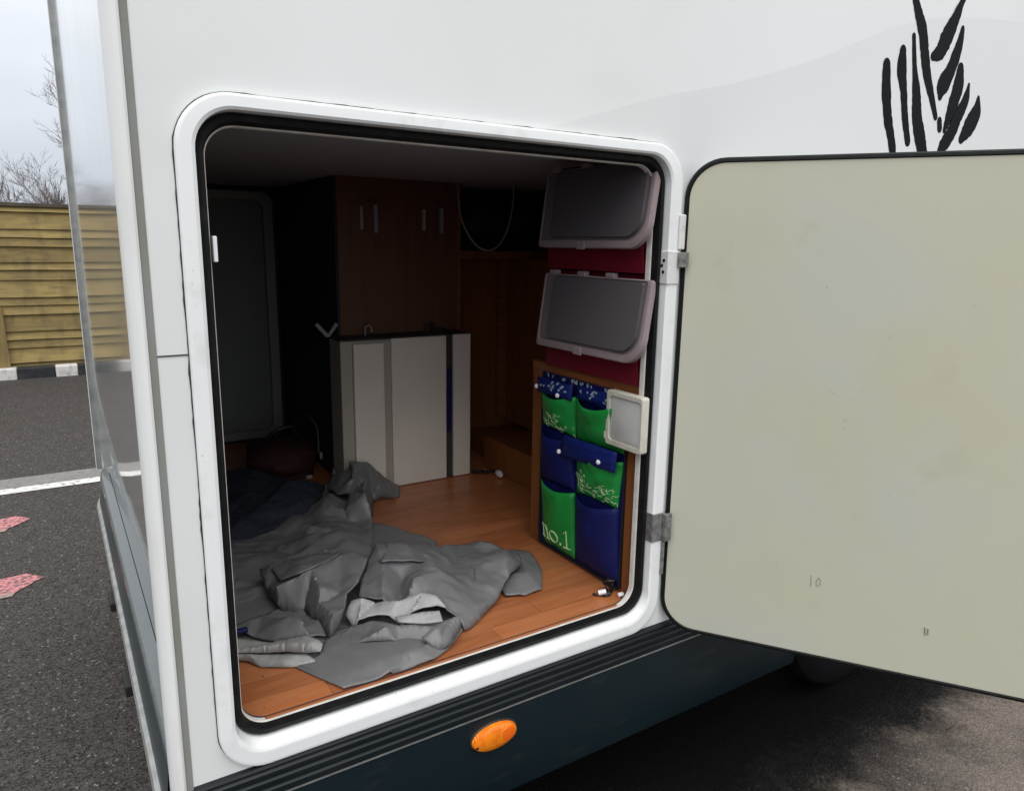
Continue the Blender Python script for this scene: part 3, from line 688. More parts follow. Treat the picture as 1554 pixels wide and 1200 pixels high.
#@@OBJECTS
# ------------------------------------------------------------------ things in the garage
# cabinet of white upright boards standing against the cupboard
bc = thing('board_cabinet', 'low cabinet of three upright white boards split by dark gaps, standing against the brown cupboard', 'cabinet', (1.134, 1.28, FZ))
box('carcass', .868, 1.399, 1.224, 1.343, FZ + .001, 1.246, M['boardside'], bc, .002)
def board_piece(x0, x1, z0, z1): return box('board', x0, x1, 1.208, 1.2238, z0, z1, M['board'], bc, .003)
board_piece(.912, 1.030, FZ + .003, 1.236); board_piece(1.060, 1.290, FZ + .003, 1.249); board_piece(1.322, 1.398, FZ + .003, 1.251)
box('gap_liner', 1.0305, 1.0595, 1.219, 1.2238, FZ + .003, 1.240, M['boardside'], bc)
box('gap_liner', 1.2905, 1.3215, 1.219, 1.2238, FZ + .003, 1.246, M['gap'], bc)
sp_ = box('strap', 1.296, 1.316, 1.2135, 1.2188, .86, 1.12, M['bluestrap'], bc, .001)
sp_['label'] = 'dark blue strap in the right-hand gap'
box('top_board', .866, 1.402, 1.216, 1.343, 1.2465, 1.2535, M['gap'], bc, .002)
for hx in (.994, 1.257):
    mesh('hook', *tube([(hx, 1.30, 1.253), (hx, 1.30, 1.285), (hx + .012, 1.296, 1.293), (hx + .022, 1.292, 1.283), (hx + .020, 1.29, 1.268)], .004, 6), M['clip'] if hx < 1 else M['black'], bc, True)
mesh('cord', *tube(smooth_path([(1.262, 1.29, 1.266), (1.30, 1.285, 1.270), (1.335, 1.28, 1.258), (1.36, 1.28, 1.258)]), .004, 6), M['black'], bc, True)
vb = mesh('strap_end', *merge([extrude_poly([(.853, 1.33, 1.252), (.866, 1.33, 1.258), (.822, 1.33, 1.306), (.812, 1.33, 1.298)], (0, .008, 0)),
     extrude_poly([(.8535, 1.3315, 1.252), (.867, 1.3315, 1.252), (.901, 1.3315, 1.297), (.890, 1.3315, 1.305)], (0, .006, 0))]), M['clip'], None, False, (.86, 1.33, 1.25))
prop(vb, 'pale V-shaped bracket sticking up at the top left corner of the white boards', 'bracket')

# red bins with clear flap lids stacked on the shelf
def make_bin(z, label):
    t = thing('storage_bin', label, 'storage bin', (1.4, .29, z), 'red bins stacked on the shelf')
    y0, y1, h = .052, .455, .278
    # body: open-fronted tray, sloped mouth
    bm = bmesh.new()
    outer = [(1.243, z), (1.62, z), (1.64, z + h), (1.262, z + h)]
    def pr(pts, ya, yb): return rings([[(a, ya, b) for a, b in pts], [(a, yb, b) for a, b in pts]], True, True)
    wall_ = [pr([(1.243, z + .001), (1.62, z + .001), (1.62, z + .006), (1.243, z + .006)], y0, y1),
             pr([(1.236, z + .001), (1.2425, z + .001), (1.2385, z + .062), (1.229, z + .066), (1.228, z + .060), (1.232, z + .058)], y0, y1),
             pr([(1.243, z + .0065), (1.62, z + .0065), (1.63, z + h), (1.262, z + h), (1.234, z + .062)], y0, y0 + .005),
             pr([(1.243, z + .0065), (1.62, z + .0065), (1.63, z + h), (1.262, z + h), (1.234, z + .062)], y1 - .005, y1),
             pr([(1.615, z + .007), (1.6195, z + .007), (1.63, z + h), (1.625, z + h)], y0 + .0055, y1 - .0055),
             pr([(1.252, z + h - .028), (1.258, z + h - .028), (1.268, z + h), (1.262, z + h)], y0 + .0055, y1 - .0055),
             pr([(1.268, z + h - .005), (1.622, z + h - .005), (1.622, z + h), (1.268, z + h)], y0 + .0055, y1 - .0055)]
    mesh('body', *merge(wall_), M['redbin'], t)
    # flap lid: hinge line at the top of the mouth, swung out at the bottom
    P0 = Vector((1.234, 0, z + .268)); P1 = Vector((1.205, 0, z + .060)); U = (P1 - P0); Lh = U.length; U.normalize(); Q = Vector((U.z, 0, -U.x))
    if Q.x > 0: Q = -Q
    def lp(a0, a1, b0, b1, r, off, rl=.012):
        """outline of the flap: big round corner at the near bottom, small ones elsewhere"""
        o = []
        for cx, cy, st, rr in ((b1, a1, 0, rl), (b0, a1, 90, r), (b0, a0, 180, .008), (b1, a0, 270, .008)):
            sx = -1 if cx == b1 else 1; sy = -1 if cy == a1 else 1
            for i in range(9):
                an = R(st + 90 * i / 8)
                o.append(P0 + U * (cy + sy * rr + rr * math.sin(an)) + Q * off + Vector((0, cx + sx * rr + rr * math.cos(an), 0)))
        return o
    ya, yb = .010, .462
    lid = mesh('lid', *rings([lp(.006, Lh - .026, ya + .022, yb - .055, .055, .0), lp(.008, Lh - .028, ya + .024, yb - .058, .053, .010), lp(.010, Lh - .030, ya + .026, yb - .060, .052, .010)], False, True), M['lid'], t, False)
    mesh('rim', *rings([lp(.0, Lh, ya, yb, .065, -.012), lp(.0, Lh, ya, yb, .065, .002), lp(.002, Lh - .003, ya + .003, yb - .003, .063, .004), lp(.004, Lh - .019, ya + .013, yb - .008, .058, .004), lp(.0045, Lh - .0195, ya + .0135, yb - .0085, .058, .0015)], False, False), M['lidrim'], lid, True)
    mesh('side_band', *rings([lp(.0045, Lh - .0195, ya + .0135, yb - .0085, .058, .0012), lp(.006, Lh - .026, ya + .022, yb - .055, .055, .0002)], False, False), M['lidside'], lid)
    for yy in (.42, .29, .17):
        box('hinge_knob', 1.228, 1.246, yy - .017, yy + .017, z + .266, z + .279, M['lidrim'], lid, .003)
    c = P0 + U * (Lh - .008)
    box('catch', c.x - .009, c.x - .0042, (.24), .275, c.z - .012, c.z + .01, M['lidrim'], lid, .002)
    return t
make_bin(1.2525, 'dark red flap-lid bin standing on the wooden shelf, lower one')
make_bin(1.2525 + .2815, 'dark red flap-lid bin just under the garage ceiling, upper one')

# hanging pocket organiser
PO = thing('pocket_organiser', 'blue and green hanging pocket organiser with no.1 on one pocket', 'organiser', (1.24, .29, .68))
OX = 1.2495
grids = {}
def on_patch(o, u, vv, d=.0025):
    g = grids[o.name]; j = max(0, min(len(g) - 1.001, vv * (len(g) - 1))); i = max(0, min(len(g[0]) - 1.001, u * (len(g[0]) - 1)))
    a, b = int(j), int(i); s, t = j - a, i - b
    p = (g[a][b] * (1 - t) + g[a][b + 1] * t) * (1 - s) + (g[a + 1][b] * (1 - t) + g[a + 1][b + 1] * t) * s
    return p - Vector((d, 0, 0))
def patch(name, q, m, bulge=.012, parent=PO, nu=12, nv=12, off=.004, sag=0.0, gape=0.0, seed=0, thick=.003, crease=.0015):
    """q: (y,z) of top-far, top-near, bottom-near, bottom-far corners; cloth bulging towards -x, mouth gaping at the top"""
    rnd = random.Random(seed); A, B, Cc, Dd = [Vector((a, b)) for a, b in q]
    ph = [rnd.uniform(0, 6.28) for _ in range(6)]
    g = []
    for j in range(nv + 1):
        vv = j / nv; row = []
        for i in range(nu + 1):
            u = i / nu
            p = A.lerp(B, u).lerp(Dd.lerp(Cc, u), vv)
            b = math.sin(math.pi * u) ** .7 * (bulge * math.sin(math.pi * min(1, vv * .75 + .25)) ** .6 + gape * (1 - vv) ** 2)
            cre = crease * (math.sin(9 * u + 5 * vv + ph[0]) + math.sin(14 * u * vv + 6 * vv + ph[1]) + .8 * math.sin(23 * u - 11 * vv + ph[2])) * math.sin(math.pi * u) ** .5
            zs = -sag * math.sin(math.pi * u) * (1 - vv)
            row.append(Vector((OX - off - b - cre, p.x, p.y + zs)))
        g.append(row)
    v = [p for r in g for p in r]; w = nu + 1
    f = [(j * w + i, j * w + i + 1, (j + 1) * w + i + 1, (j + 1) * w + i) for j in range(nv) for i in range(nu)]
    o = mesh(name, v, f, m, parent, True)
    grids[o.name] = g
    sm = o.modifiers.new('cloth_thickness', 'SOLIDIFY'); sm.thickness = thick; sm.offset = 0
    return o
def bulge_x(o_q, u, vv): pass
bk = box('backing', OX - .004, OX, .092, .478, .682, 1.2245, M['blue'], PO, .0015)
for (ya, yb, za, zb) in ((.474, .480, .679, 1.2255), (.088, .0935, .679, 1.2255)):
    box('piping', OX - .010, OX + .0002, ya, yb, za, zb, M['black_piping'], PO, .002)
box('piping', OX - .009, OX - .0002, .094, .4735, .676, .683, M['black_piping'], PO, .002)
# row 1
pocket1 = patch('pocket', [(.474, 1.175), (.300, 1.180), (.305, 1.055), (.474, 1.066)], M['green'], .026, gape=.014, sag=.018, seed=1, off=.006)
patch('pocket', [(.300, 1.180), (.094, 1.195), (.094, 1.062), (.305, 1.052)], M['green'], .028, gape=.02, sag=.022, seed=2, off=.006)
flap1 = patch('flap', [(.476, 1.212), (.302, 1.214), (.306, 1.168), (.478, 1.166)], M['blueflap'], .022, gape=-.012, seed=3, off=.026, sag=-.0)
flap1b = patch('flap', [(.302, 1.214), (.094, 1.216), (.094, 1.160), (.300, 1.178)], M['blueflap'], .016, gape=-.012, seed=4, off=.014)
# row 2
patch('pocket', [(.474, 1.050), (.312, 1.048), (.305, .895), (.474, .890)], M['blue'], .022, gape=.016, sag=.01, seed=5, off=.006)
patch('flap', [(.330, 1.066), (.094, 1.070), (.100, 1.012), (.350, 1.000)], M['blueflap'], .014, gape=-.008, seed=6, off=.032)
pocket3 = patch('pocket', [(.300, 1.035), (.094, 1.040), (.110, .905), (.292, .898)], M['green'], .022, gape=.01, sag=.01, seed=7, off=.006, crease=.003)
# row 3
lowp = patch('pocket', [(.472, .888), (.300, .892), (.290, .688), (.456, .690)], M['green'], .018, gape=.01, sag=.012, seed=8, off=.006)
patch('pocket', [(.296, .894), (.106, .908), (.092, .690), (.288, .688)], M['blue'], .026, gape=.012, sag=.014, seed=9, off=.006)
# studs
for y, z, x in ((.476, 1.182, 1.216), (.355, 1.176, 1.206), (.335, 1.014, 1.203), (.155, 1.030, 1.203)):
    mesh('stud', *rings([[(x + .004, y + .007 * math.cos(t * .524), z + .007 * math.sin(t * .524)) for t in range(12)], [(x, y + .0068 * math.cos(t * .524), z + .0068 * math.sin(t * .524)) for t in range(12)], [(x - .003, y + .003 * math.cos(t * .524), z + .003 * math.sin(t * .524)) for t in range(12)]], False, True), M['stud'], PO, True)
# printed star flowers and squiggles
M['print'] = mat('pale_print', (.36, .46, .50), .5)
rp = random.Random(8); pr_ = []
for k in range(22):
    y = rp.uniform(.10, .465); z = rp.uniform(1.213, 1.2205)
    for a in range(3):
        t = a * 1.047 + rp.random(); l = rp.uniform(.004, .007)
        pr_.append(tube([(OX - .0052, y - l * math.cos(t), z - l * math.sin(t)), (OX - .0052, y + l * math.cos(t), z + l * math.sin(t))], .0007, 4))
def flower(o, u, v_, l):
    for a in range(3):
        t = a * 1.047 + rp.random()
        pr_.append(tube([on_patch(o, u - l * math.cos(t), v_ - 3 * l * math.sin(t)), on_patch(o, u + l * math.cos(t), v_ + 3 * l * math.sin(t))], .0008, 4))
for k in range(14):
    flower(flap1, rp.uniform(.06, .95), rp.uniform(.05, .55), rp.uniform(.02, .035)); flower(flap1b, rp.uniform(.06, .95), rp.uniform(.05, .55), rp.uniform(.02, .035))
mesh('print', *merge(pr_), M['print'], PO)['kind'] = 'stuff'
pr_ = []
def squig(o, u0, u1, v0, v1, n, s):
    for k in range(n):
        pts = [(rp.uniform(u0, u1), rp.uniform(v0, v1))]
        for q in range(4): pts.append((pts[-1][0] + rp.uniform(-s, s), pts[-1][1] + rp.uniform(-s, s)))
        pr_.append(tube([on_patch(o, a, b) for a, b in pts], .0007, 4))
squig(pocket1, .25, .7, .42, .68, 12, .06); squig(pocket1, .05, .95, .78, .96, 26, .05)
squig(pocket3, .1, .92, .62, .96, 44, .06); squig(pocket3, .05, .4, .45, .7, 10, .05)
mesh('print', *merge(pr_), M['letter'], PO)['kind'] = 'stuff'
# lettering no.1 across the lowest green pocket, (u, v) on the cloth
def arc(cu, cv, ru, rv, a0, a1, n=12): return [(cu + ru * math.cos(R(a0 + (a1 - a0) * i / n)), cv - rv * math.sin(R(a0 + (a1 - a0) * i / n))) for i in range(n + 1)]
L_ = [[(.05, .70), (.10, .70), (.10, .885)], [(.045, .885), (.155, .885)], arc(.185, .765, .085, .075, 160, 0) + [(.27, .885)], [(.22, .885), (.32, .885)],
      arc(.46, .79, .10, .095, 0, 360, 20), arc(.64, .865, .014, .014, 0, 360, 8), [(.76, .655), (.83, .60), (.83, .875)], [(.75, .875), (.92, .875)]]
mesh('lettering', *merge([tube([on_patch(lowp, a, b, .003) for a, b in pl], .0021, 5) for pl in L_]), M['letter'], PO)

# white plastic box lid wedged beside the organiser
wl = thing('plastic_lid', 'small milky white plastic tray beside the hanging organiser at the hatch edge', 'plastic tray', (1.24, .09, 1.15))
def yl(y0, y1, z0, z1, r, x): return [(x, a, b) for a, b in rrect(y0, y1, z0, z1, r, NS)]
mesh('rim', *rings([yl(.003, .142, 1.086, 1.232, .008, 1.2355), yl(.003, .142, 1.086, 1.232, .008, 1.2155), yl(.005, .140, 1.088, 1.230, .008, 1.2135), yl(.007, .130, 1.100, 1.219, .012, 1.2135), yl(.0075, .1295, 1.1005, 1.2185, .012, 1.219)], True, False), M['whiteplastic'], wl, True)
mesh('panel', *rings([yl(.0075, .1295, 1.1005, 1.2185, .012, 1.2195), yl(.011, .126, 1.104, 1.215, .012, 1.2175)], False, True), M['whiteplastic2'], wl, True)
for z in (1.11, 1.16): box('tab', 1.2135, 1.228, .1422, .148, z - .012, z + .008, M['whiteplastic'], wl, .002)

# wire clump in the near right corner
wc = []
rw = random.Random(5)
for k in range(5):
    p = [(1.215 + rw.uniform(-.02, .012), .075 + rw.uniform(-.012, .03), FZ + .006 + rw.uniform(0, .012))]
    for q in range(5): p.append((min(1.24, p[-1][0] + rw.uniform(-.018, .018)), max(.062, p[-1][1] + rw.uniform(-.018, .018)), max(FZ + .004, min(FZ + .045, p[-1][2] + rw.uniform(-.014, .016)))))
    wc.append(tube(smooth_path(p, 4), .0033, 6))
wct = thing('wire_tangle', 'small tangle of black wire with pale ends in the near right corner of the floor', 'wires', (1.21, .08, FZ))
mesh('wire', *merge(wc), M['black'], wct, True)
mesh('connector', *merge([tube([(1.180, .10, FZ + .012), (1.196, .088, FZ + .018)], .007, 6), tube([(1.222, .068, FZ + .008), (1.236, .064, FZ + .010)], .006, 6)]), M['stud'], wct, True)

# plug on a dark lead by the boxed-in step
pl_ = thing('cable_plug', 'white plug on a black lead lying by the brown step right of the white boards', 'plug', (1.47, 1.18, FZ))
mesh('lead', *tube(smooth_path([(1.402, 1.20, FZ + .012), (1.425, 1.17, FZ + .02), (1.46, 1.18, FZ + .008), (1.482, 1.165, FZ + .012), (1.49, 1.13, FZ + .012)]), .006, 7), M['black'], pl_, True)
mesh('plug', *tube([(1.488, 1.135, FZ + .014), (1.476, 1.10, FZ + .018), (1.472, 1.085, FZ + .018)], [.012, .015, .008], 8), M['stud'], pl_, True)
mesh('pin', *tube([(1.458, 1.19, FZ + .012), (1.438, 1.178, FZ + .014)], .008, 6), M['clip'], pl_, True)

# loop of pale cable from the ceiling
cb_pts = smooth_path([(1.615, 1.25, 1.836), (1.615, 1.25, 1.78), (1.60, 1.25, 1.69), (1.565, 1.25, 1.615), (1.52, 1.25, 1.578), (1.47, 1.25, 1.58), (1.43, 1.26, 1.615), (1.40, 1.28, 1.68), (1.395, 1.30, 1.74), (1.40, 1.325, 1.836)], 8)
prop(mesh('hanging_cable', *tube(cb_pts, .0032, 6), M['cable'], None, True, (1.5, 1.25, 1.57)), 'thin pale cable hanging in a loop from the ceiling in front of the high shelf', 'cable')

# navy bag on the high shelf
def blob(cx, cy, z0, rx, ry, h, seed, nu=28, nv=14, lump=.12, flat=.6):
    rnd = random.Random(seed); ph = [rnd.uniform(0, 6.28) for _ in range(8)]
    v = []; f = []
    for j in range(nv + 1):
        t = j / nv; prf = (1 - abs(2 * t - 1) ** 2.6) ** .5
        prf = max(prf, .86 * (1 - t) ** .3 if t < .15 else 0)
        for i in range(nu):
            a = 2 * math.pi * i / nu
            k = 1 + lump * (.5 * math.sin(2 * a + ph[0] + 2 * t) + .35 * math.sin(5 * a + ph[1] - 4 * t) + .3 * math.sin(9 * a + ph[2] + 7 * t) + .25 * math.sin(3 * a + 12 * t + ph[3]))
            sx, sy = math.cos(a), math.sin(a)
            q = (abs(sx) ** 3.2 + abs(sy) ** 3.2) ** (-1 / 3.2)
            v.append((cx + rx * prf * k * sx * q, cy + ry * prf * k * sy * q, z0 + h * t + lump * h * .12 * math.sin(3 * a + ph[4]) * t))
    for j in range(nv):
        for i in range(nu): f.append((j * nu + i, j * nu + (i + 1) % nu, (j + 1) * nu + (i + 1) % nu, (j + 1) * nu + i))
    f.append(tuple(range(nu))[::-1]); f.append(tuple(range(nv * nu, (nv + 1) * nu)))
    return v, f
nb = thing('holdall', 'dark navy soft holdall filling the high wooden shelf behind the red bins', 'bag', (1.70, 1.66, 1.573))
mesh('body', *blob(1.70, 1.66, 1.574, .255, .27, .235, 3, lump=.05), M['navybag'], nb, True)
mesh('handle', *tube(smooth_path([(1.56, 1.385, 1.68), (1.60, 1.362, 1.73), (1.70, 1.358, 1.745), (1.80, 1.362, 1.73), (1.84, 1.385, 1.68)]), .008, 7), M['black'], nb, True)

# dark red bag in the far left corner, with black straps and pale tags
rb = thing('soft_bag', 'dark red soft bag with black straps in the dark far left corner of the garage', 'bag', (.74, 1.60, FZ))
mesh('body', *blob(.735, 1.60, FZ + .001, .135, .16, .15, 6, lump=.14), M['darkred'], rb, True)
mesh('strap', *merge([tube(smooth_path([(.64, 1.55, FZ + .12), (.68, 1.50, FZ + .20), (.76, 1.50, FZ + .215), (.80, 1.56, FZ + .13)]), .007, 6),
                      tube(smooth_path([(.70, 1.66, FZ + .14), (.76, 1.60, FZ + .19), (.82, 1.56, FZ + .24), (.86, 1.52, FZ + .20), (.85, 1.47, FZ + .10)]), .006, 6)]), M['black'], rb, True)
box('tag', .782, .806, 1.418, 1.424, FZ + .018, FZ + .032, M['clip'], rb, .002)
box('tag', .846, .856, 1.44, 1.446, FZ + .085, FZ + .112, M['clip'], rb, .002)
# ------------------------------------------------------------------ the crumpled sheet and the blanket: control points (x, y, height over the floor)
SHEETS = {
 'back': ([(0.37, 0.987, 0.005), (0.519, 0.985, 0.01), (0.661, 1.042, 0.02), (0.754, 1.177, 0.02), (0.834, 1.28, 0.05), (0.848, 1.287, 0.09), (0.874, 1.183, 0.13), (0.938, 1.164, 0.12), (0.998, 1.173, 0.08), (1.074, 1.182, 0.02), (1.031, 1.091, 0.005), (0.918, 1.067, 0.01), (0.844, 0.888, 0.015), (0.784, 0.73, 0.02), (0.724, 0.61, 0.01), (0.55, 0.563, 0.01), (0.408, 0.433, 0.01), (0.275, 0.4, 0.007), (0.326, 0.695, 0.01), (0.853, 1.084, 0.14), (0.874, 1.196, 0.06), (0.839, 0.941, 0.1), (0.819, 0.923, 0.06), (0.77, 0.93, 0.025), (0.766, 1.09, 0.06), (0.622, 0.851, 0.05), (0.514, 0.718, 0.02), (0.588, 0.846, 0.015), (0.684, 0.784, 0.05), (0.773, 0.757, 0.03), (0.461, 0.779, 0.025), (0.948, 1.084, 0.06), (0.66, 0.907, 0.045)],
    19, [(6, 19), (19, 21), (21, 22), (22, 23), (20, 23), (24, 32), (32, 25), (25, 27), (27, 26), (28, 29), (24, 20)], 0.014),
 'base': ([(0.328, 0.62, 0.003), (0.506, 0.807, 0.004), (0.785, 0.887, 0.004), (0.911, 0.596, 0.005), (1.048, 0.431, 0.006), (0.984, 0.27, 0.006), (0.804, 0.151, 0.005), (0.732, 0.085, 0.006), (0.636, 0.063, 0.005), (0.501, 0.046, 0.004), (0.449, 0.06, 0.004), (0.388, 0.189, 0.004), (0.32, 0.236, 0.004), (0.273, 0.316, 0.003), (0.646, 0.411, 0.012), (0.764, 0.335, 0.015), (0.445, 0.332, 0.012), (0.532, 0.205, 0.014), (0.451, 0.531, 0.01)],
    14, [], 0.003),
 'flat': ([(0.834, 0.916, 0.003), (0.897, 0.817, 0.006), (0.942, 0.71, 0.007), (0.966, 0.643, 0.004), (0.863, 0.544, 0.004), (0.712, 0.633, 0.004)],
    6, [], 0.003),
 'left': ([(0.416, 0.625, 0.06), (0.436, 0.583, 0.07), (0.481, 0.586, 0.07), (0.511, 0.557, 0.08), (0.565, 0.57, 0.09), (0.599, 0.566, 0.09), (0.62, 0.52, 0.095), (0.642, 0.405, 0.11), (0.583, 0.317, 0.1), (0.545, 0.293, 0.09), (0.522, 0.248, 0.07), (0.502, 0.23, 0.05), (0.476, 0.227, 0.025), (0.471, 0.304, 0.03), (0.463, 0.378, 0.035), (0.41, 0.429, 0.04), (0.403, 0.509, 0.045), (0.407, 0.591, 0.045), (0.454, 0.374, 0.11), (0.414, 0.44, 0.085), (0.49, 0.335, 0.1), (0.484, 0.315, 0.065), (0.487, 0.229, 0.075), (0.538, 0.329, 0.08), (0.433, 0.396, 0.065), (0.556, 0.567, 0.06), (0.562, 0.591, 0.065), (0.502, 0.423, 0.11), (0.583, 0.446, 0.115)],
    18, [(18, 27), (27, 28), (28, 7), (18, 20), (20, 23), (23, 9), (18, 19), (19, 16), (20, 21), (21, 22), (22, 10), (21, 13), (19, 24), (24, 14), (25, 26)], 0.0125),
 'right': ([(0.691, 0.475, 0.11), (0.779, 0.509, 0.09), (0.868, 0.494, 0.07), (0.966, 0.519, 0.05), (1.022, 0.525, 0.04), (1.082, 0.438, 0.04), (1.108, 0.386, 0.035), (1.073, 0.322, 0.035), (0.987, 0.252, 0.05), (0.957, 0.228, 0.035), (0.925, 0.201, 0.015), (0.801, 0.128, 0.01), (0.778, 0.12, 0.01), (0.771, 0.135, 0.04), (0.748, 0.143, 0.06), (0.741, 0.196, 0.075), (0.715, 0.22, 0.08), (0.672, 0.225, 0.08), (0.621, 0.255, 0.08), (0.59, 0.274, 0.08), (0.577, 0.297, 0.08), (0.619, 0.385, 0.07), (0.658, 0.437, 0.09), (0.674, 0.383, 0.115), (0.748, 0.37, 0.105), (0.82, 0.379, 0.085), (0.852, 0.359, 0.06), (0.839, 0.24, 0.065), (0.899, 0.208, 0.03), (0.915, 0.325, 0.055), (0.924, 0.324, 0.065), (1.002, 0.295, 0.08), (0.871, 0.229, 0.045), (0.713, 0.341, 0.08), (0.653, 0.236, 0.105), (0.707, 0.258, 0.105), (0.786, 0.271, 0.095), (0.832, 0.16, 0.04), (0.918, 0.437, 0.05)],
    23, [(0, 23), (23, 24), (24, 25), (25, 26), (26, 27), (27, 28), (29, 30), (30, 31), (31, 8), (26, 29), (29, 32), (33, 34), (34, 35), (25, 38), (38, 26)], 0.012),
 'tip': ([(1.125, 0.464, 0.01), (1.165, 0.41, 0.015), (1.142, 0.323, 0.01), (1.12, 0.281, 0.01), (1.065, 0.204, 0.01), (1.007, 0.199, 0.008), (0.957, 0.219, 0.008), (0.977, 0.312, 0.01), (1.052, 0.418, 0.01), (1.059, 0.273, 0.028), (1.059, 0.324, 0.009), (1.107, 0.378, 0.03)],
    9, [(11, 9), (10, 9)], 0.006),
 'front': ([(0.381, 0.187, 0.004), (0.446, 0.046, 0.006), (0.523, 0.046, 0.006), (0.559, 0.046, 0.007), (0.655, 0.046, 0.006), (0.7, 0.064, 0.01), (0.758, 0.104, 0.015), (0.771, 0.158, 0.02), (0.701, 0.2, 0.02), (0.583, 0.251, 0.02), (0.488, 0.261, 0.02), (0.436, 0.186, 0.015), (0.666, 0.088, 0.028), (0.556, 0.046, 0.018), (0.492, 0.194, 0.022), (0.647, 0.101, 0.024), (0.677, 0.096, 0.012), (0.571, 0.046, 0.006)],
    12, [(12, 13), (16, 17), (14, 15)], 0.004),
 'fold': ([(0.488, 0.223, 0.022), (0.534, 0.249, 0.03), (0.581, 0.205, 0.055), (0.619, 0.168, 0.05), (0.695, 0.119, 0.05), (0.747, 0.114, 0.055), (0.756, 0.107, 0.04), (0.71, 0.077, 0.022), (0.692, 0.068, 0.015), (0.67, 0.083, 0.026), (0.66, 0.114, 0.03), (0.602, 0.132, 0.03), (0.527, 0.174, 0.023), (0.624, 0.107, 0.058), (0.563, 0.2, 0.03), (0.686, 0.097, 0.036), (0.588, 0.157, 0.052)],
    13, [(13, 16), (16, 2), (14, 1), (13, 4)], 0.008),
 'corner': ([(0.284, 0.404, 0.015), (0.376, 0.431, 0.02), (0.42, 0.442, 0.03), (0.459, 0.404, 0.035), (0.462, 0.37, 0.035), (0.472, 0.296, 0.03), (0.473, 0.242, 0.02), (0.436, 0.248, 0.025), (0.364, 0.29, 0.022), (0.331, 0.341, 0.02), (0.411, 0.317, 0.055), (0.427, 0.323, 0.018), (0.431, 0.283, 0.05), (0.385, 0.31, 0.04)],
    10, [(10, 12), (12, 6), (10, 13), (11, 7)], 0.011),
 'lining': ([(0.533, 0.28, 0.045), (0.556, 0.296, 0.065), (0.575, 0.27, 0.075), (0.609, 0.267, 0.055), (0.626, 0.247, 0.065), (0.648, 0.218, 0.072), (0.71, 0.209, 0.086), (0.734, 0.183, 0.079), (0.746, 0.152, 0.06), (0.726, 0.167, 0.062), (0.659, 0.177, 0.062), (0.615, 0.202, 0.052), (0.589, 0.217, 0.052), (0.547, 0.233, 0.046), (0.587, 0.26, 0.05), (0.64, 0.179, 0.08), (0.543, 0.239, 0.07)],
    14, [(15, 6), (16, 2)], 0.007),
 'band': ([(0.664, 0.448, 0.09), (0.701, 0.501, 0.1), (0.734, 0.481, 0.11), (0.782, 0.491, 0.102), (0.882, 0.524, 0.06), (0.838, 0.412, 0.07), (0.774, 0.353, 0.102), (0.739, 0.352, 0.112), (0.701, 0.36, 0.118), (0.665, 0.361, 0.122), (0.691, 0.401, 0.123), (0.761, 0.409, 0.11)],
    10, [(10, 11)], 0.007),
 'pocket': ([(0.782, 1.162, 0.055), (0.822, 1.227, 0.08), (0.844, 1.171, 0.11), (0.877, 1.09, 0.125), (0.877, 1.022, 0.11), (0.834, 0.927, 0.11), (0.814, 1.022, 0.075), (0.785, 1.063, 0.065), (0.821, 1.037, 0.115), (0.801, 1.084, 0.085)],
    8, [(8, 9)], 0.006),
 'cuff': ([(0.653, 0.099, 0.045), (0.695, 0.101, 0.06), (0.734, 0.089, 0.07), (0.748, 0.085, 0.065), (0.744, 0.079, 0.04), (0.711, 0.061, 0.025), (0.684, 0.066, 0.015), (0.666, 0.074, 0.032), (0.708, 0.072, 0.062), (0.692, 0.075, 0.035)],
    8, [(8, 9)], 0.007),
 'ledge': ([(0.43, 0.557, 0.08), (0.476, 0.543, 0.09), (0.522, 0.52, 0.1), (0.575, 0.515, 0.105), (0.587, 0.463, 0.115), (0.511, 0.423, 0.115), (0.463, 0.423, 0.105), (0.427, 0.458, 0.085), (0.48, 0.463, 0.11)],
    8, [], 0.006),
 'lining2': ([(0.628, 0.194, 0.047), (0.682, 0.158, 0.066), (0.721, 0.142, 0.066), (0.714, 0.11, 0.054), (0.67, 0.134, 0.05), (0.626, 0.168, 0.048)],
    6, [], 0.003),
 'strap': ([(0.273, 0.345, 0.025), (0.354, 0.267, 0.03), (0.404, 0.243, 0.037), (0.422, 0.239, 0.042), (0.443, 0.203, 0.042), (0.448, 0.187, 0.037), (0.44, 0.178, 0.026), (0.411, 0.189, 0.026), (0.333, 0.244, 0.022), (0.261, 0.29, 0.02), (0.331, 0.246, 0.036), (0.418, 0.187, 0.046)],
    10, [(10, 11)], 0.003),
 'strap2': ([(0.263, 0.301, 0.012), (0.334, 0.251, 0.016), (0.411, 0.205, 0.018), (0.428, 0.17, 0.011), (0.38, 0.182, 0.007), (0.318, 0.22, 0.005), (0.301, 0.252, 0.005), (0.261, 0.291, 0.005), (0.363, 0.202, 0.02), (0.303, 0.254, 0.016)],
    8, [(8, 9)], 0.003),
 'blanket': ([(0.485, 1.593, 0.03), (0.601, 1.553, 0.05), (0.655, 1.464, 0.05), (0.676, 1.265, 0.06), (0.78, 1.301, 0.05), (0.824, 1.282, 0.03), (0.756, 1.168, 0.02), (0.657, 1.03, 0.02), (0.514, 0.962, 0.015), (0.373, 0.96, 0.01), (0.544, 1.108, 0.07), (0.615, 1.046, 0.065), (0.487, 1.055, 0.04), (0.62, 1.027, 0.04), (0.51, 1.359, 0.035), (0.633, 1.288, 0.035)],
    10, [(10, 11), (14, 15), (12, 13)], 0.013),
}
from mathutils.geometry import delaunay_2d_cdt
def tri_wave(t): t = t % 1.0; return abs(2 * t - 1)
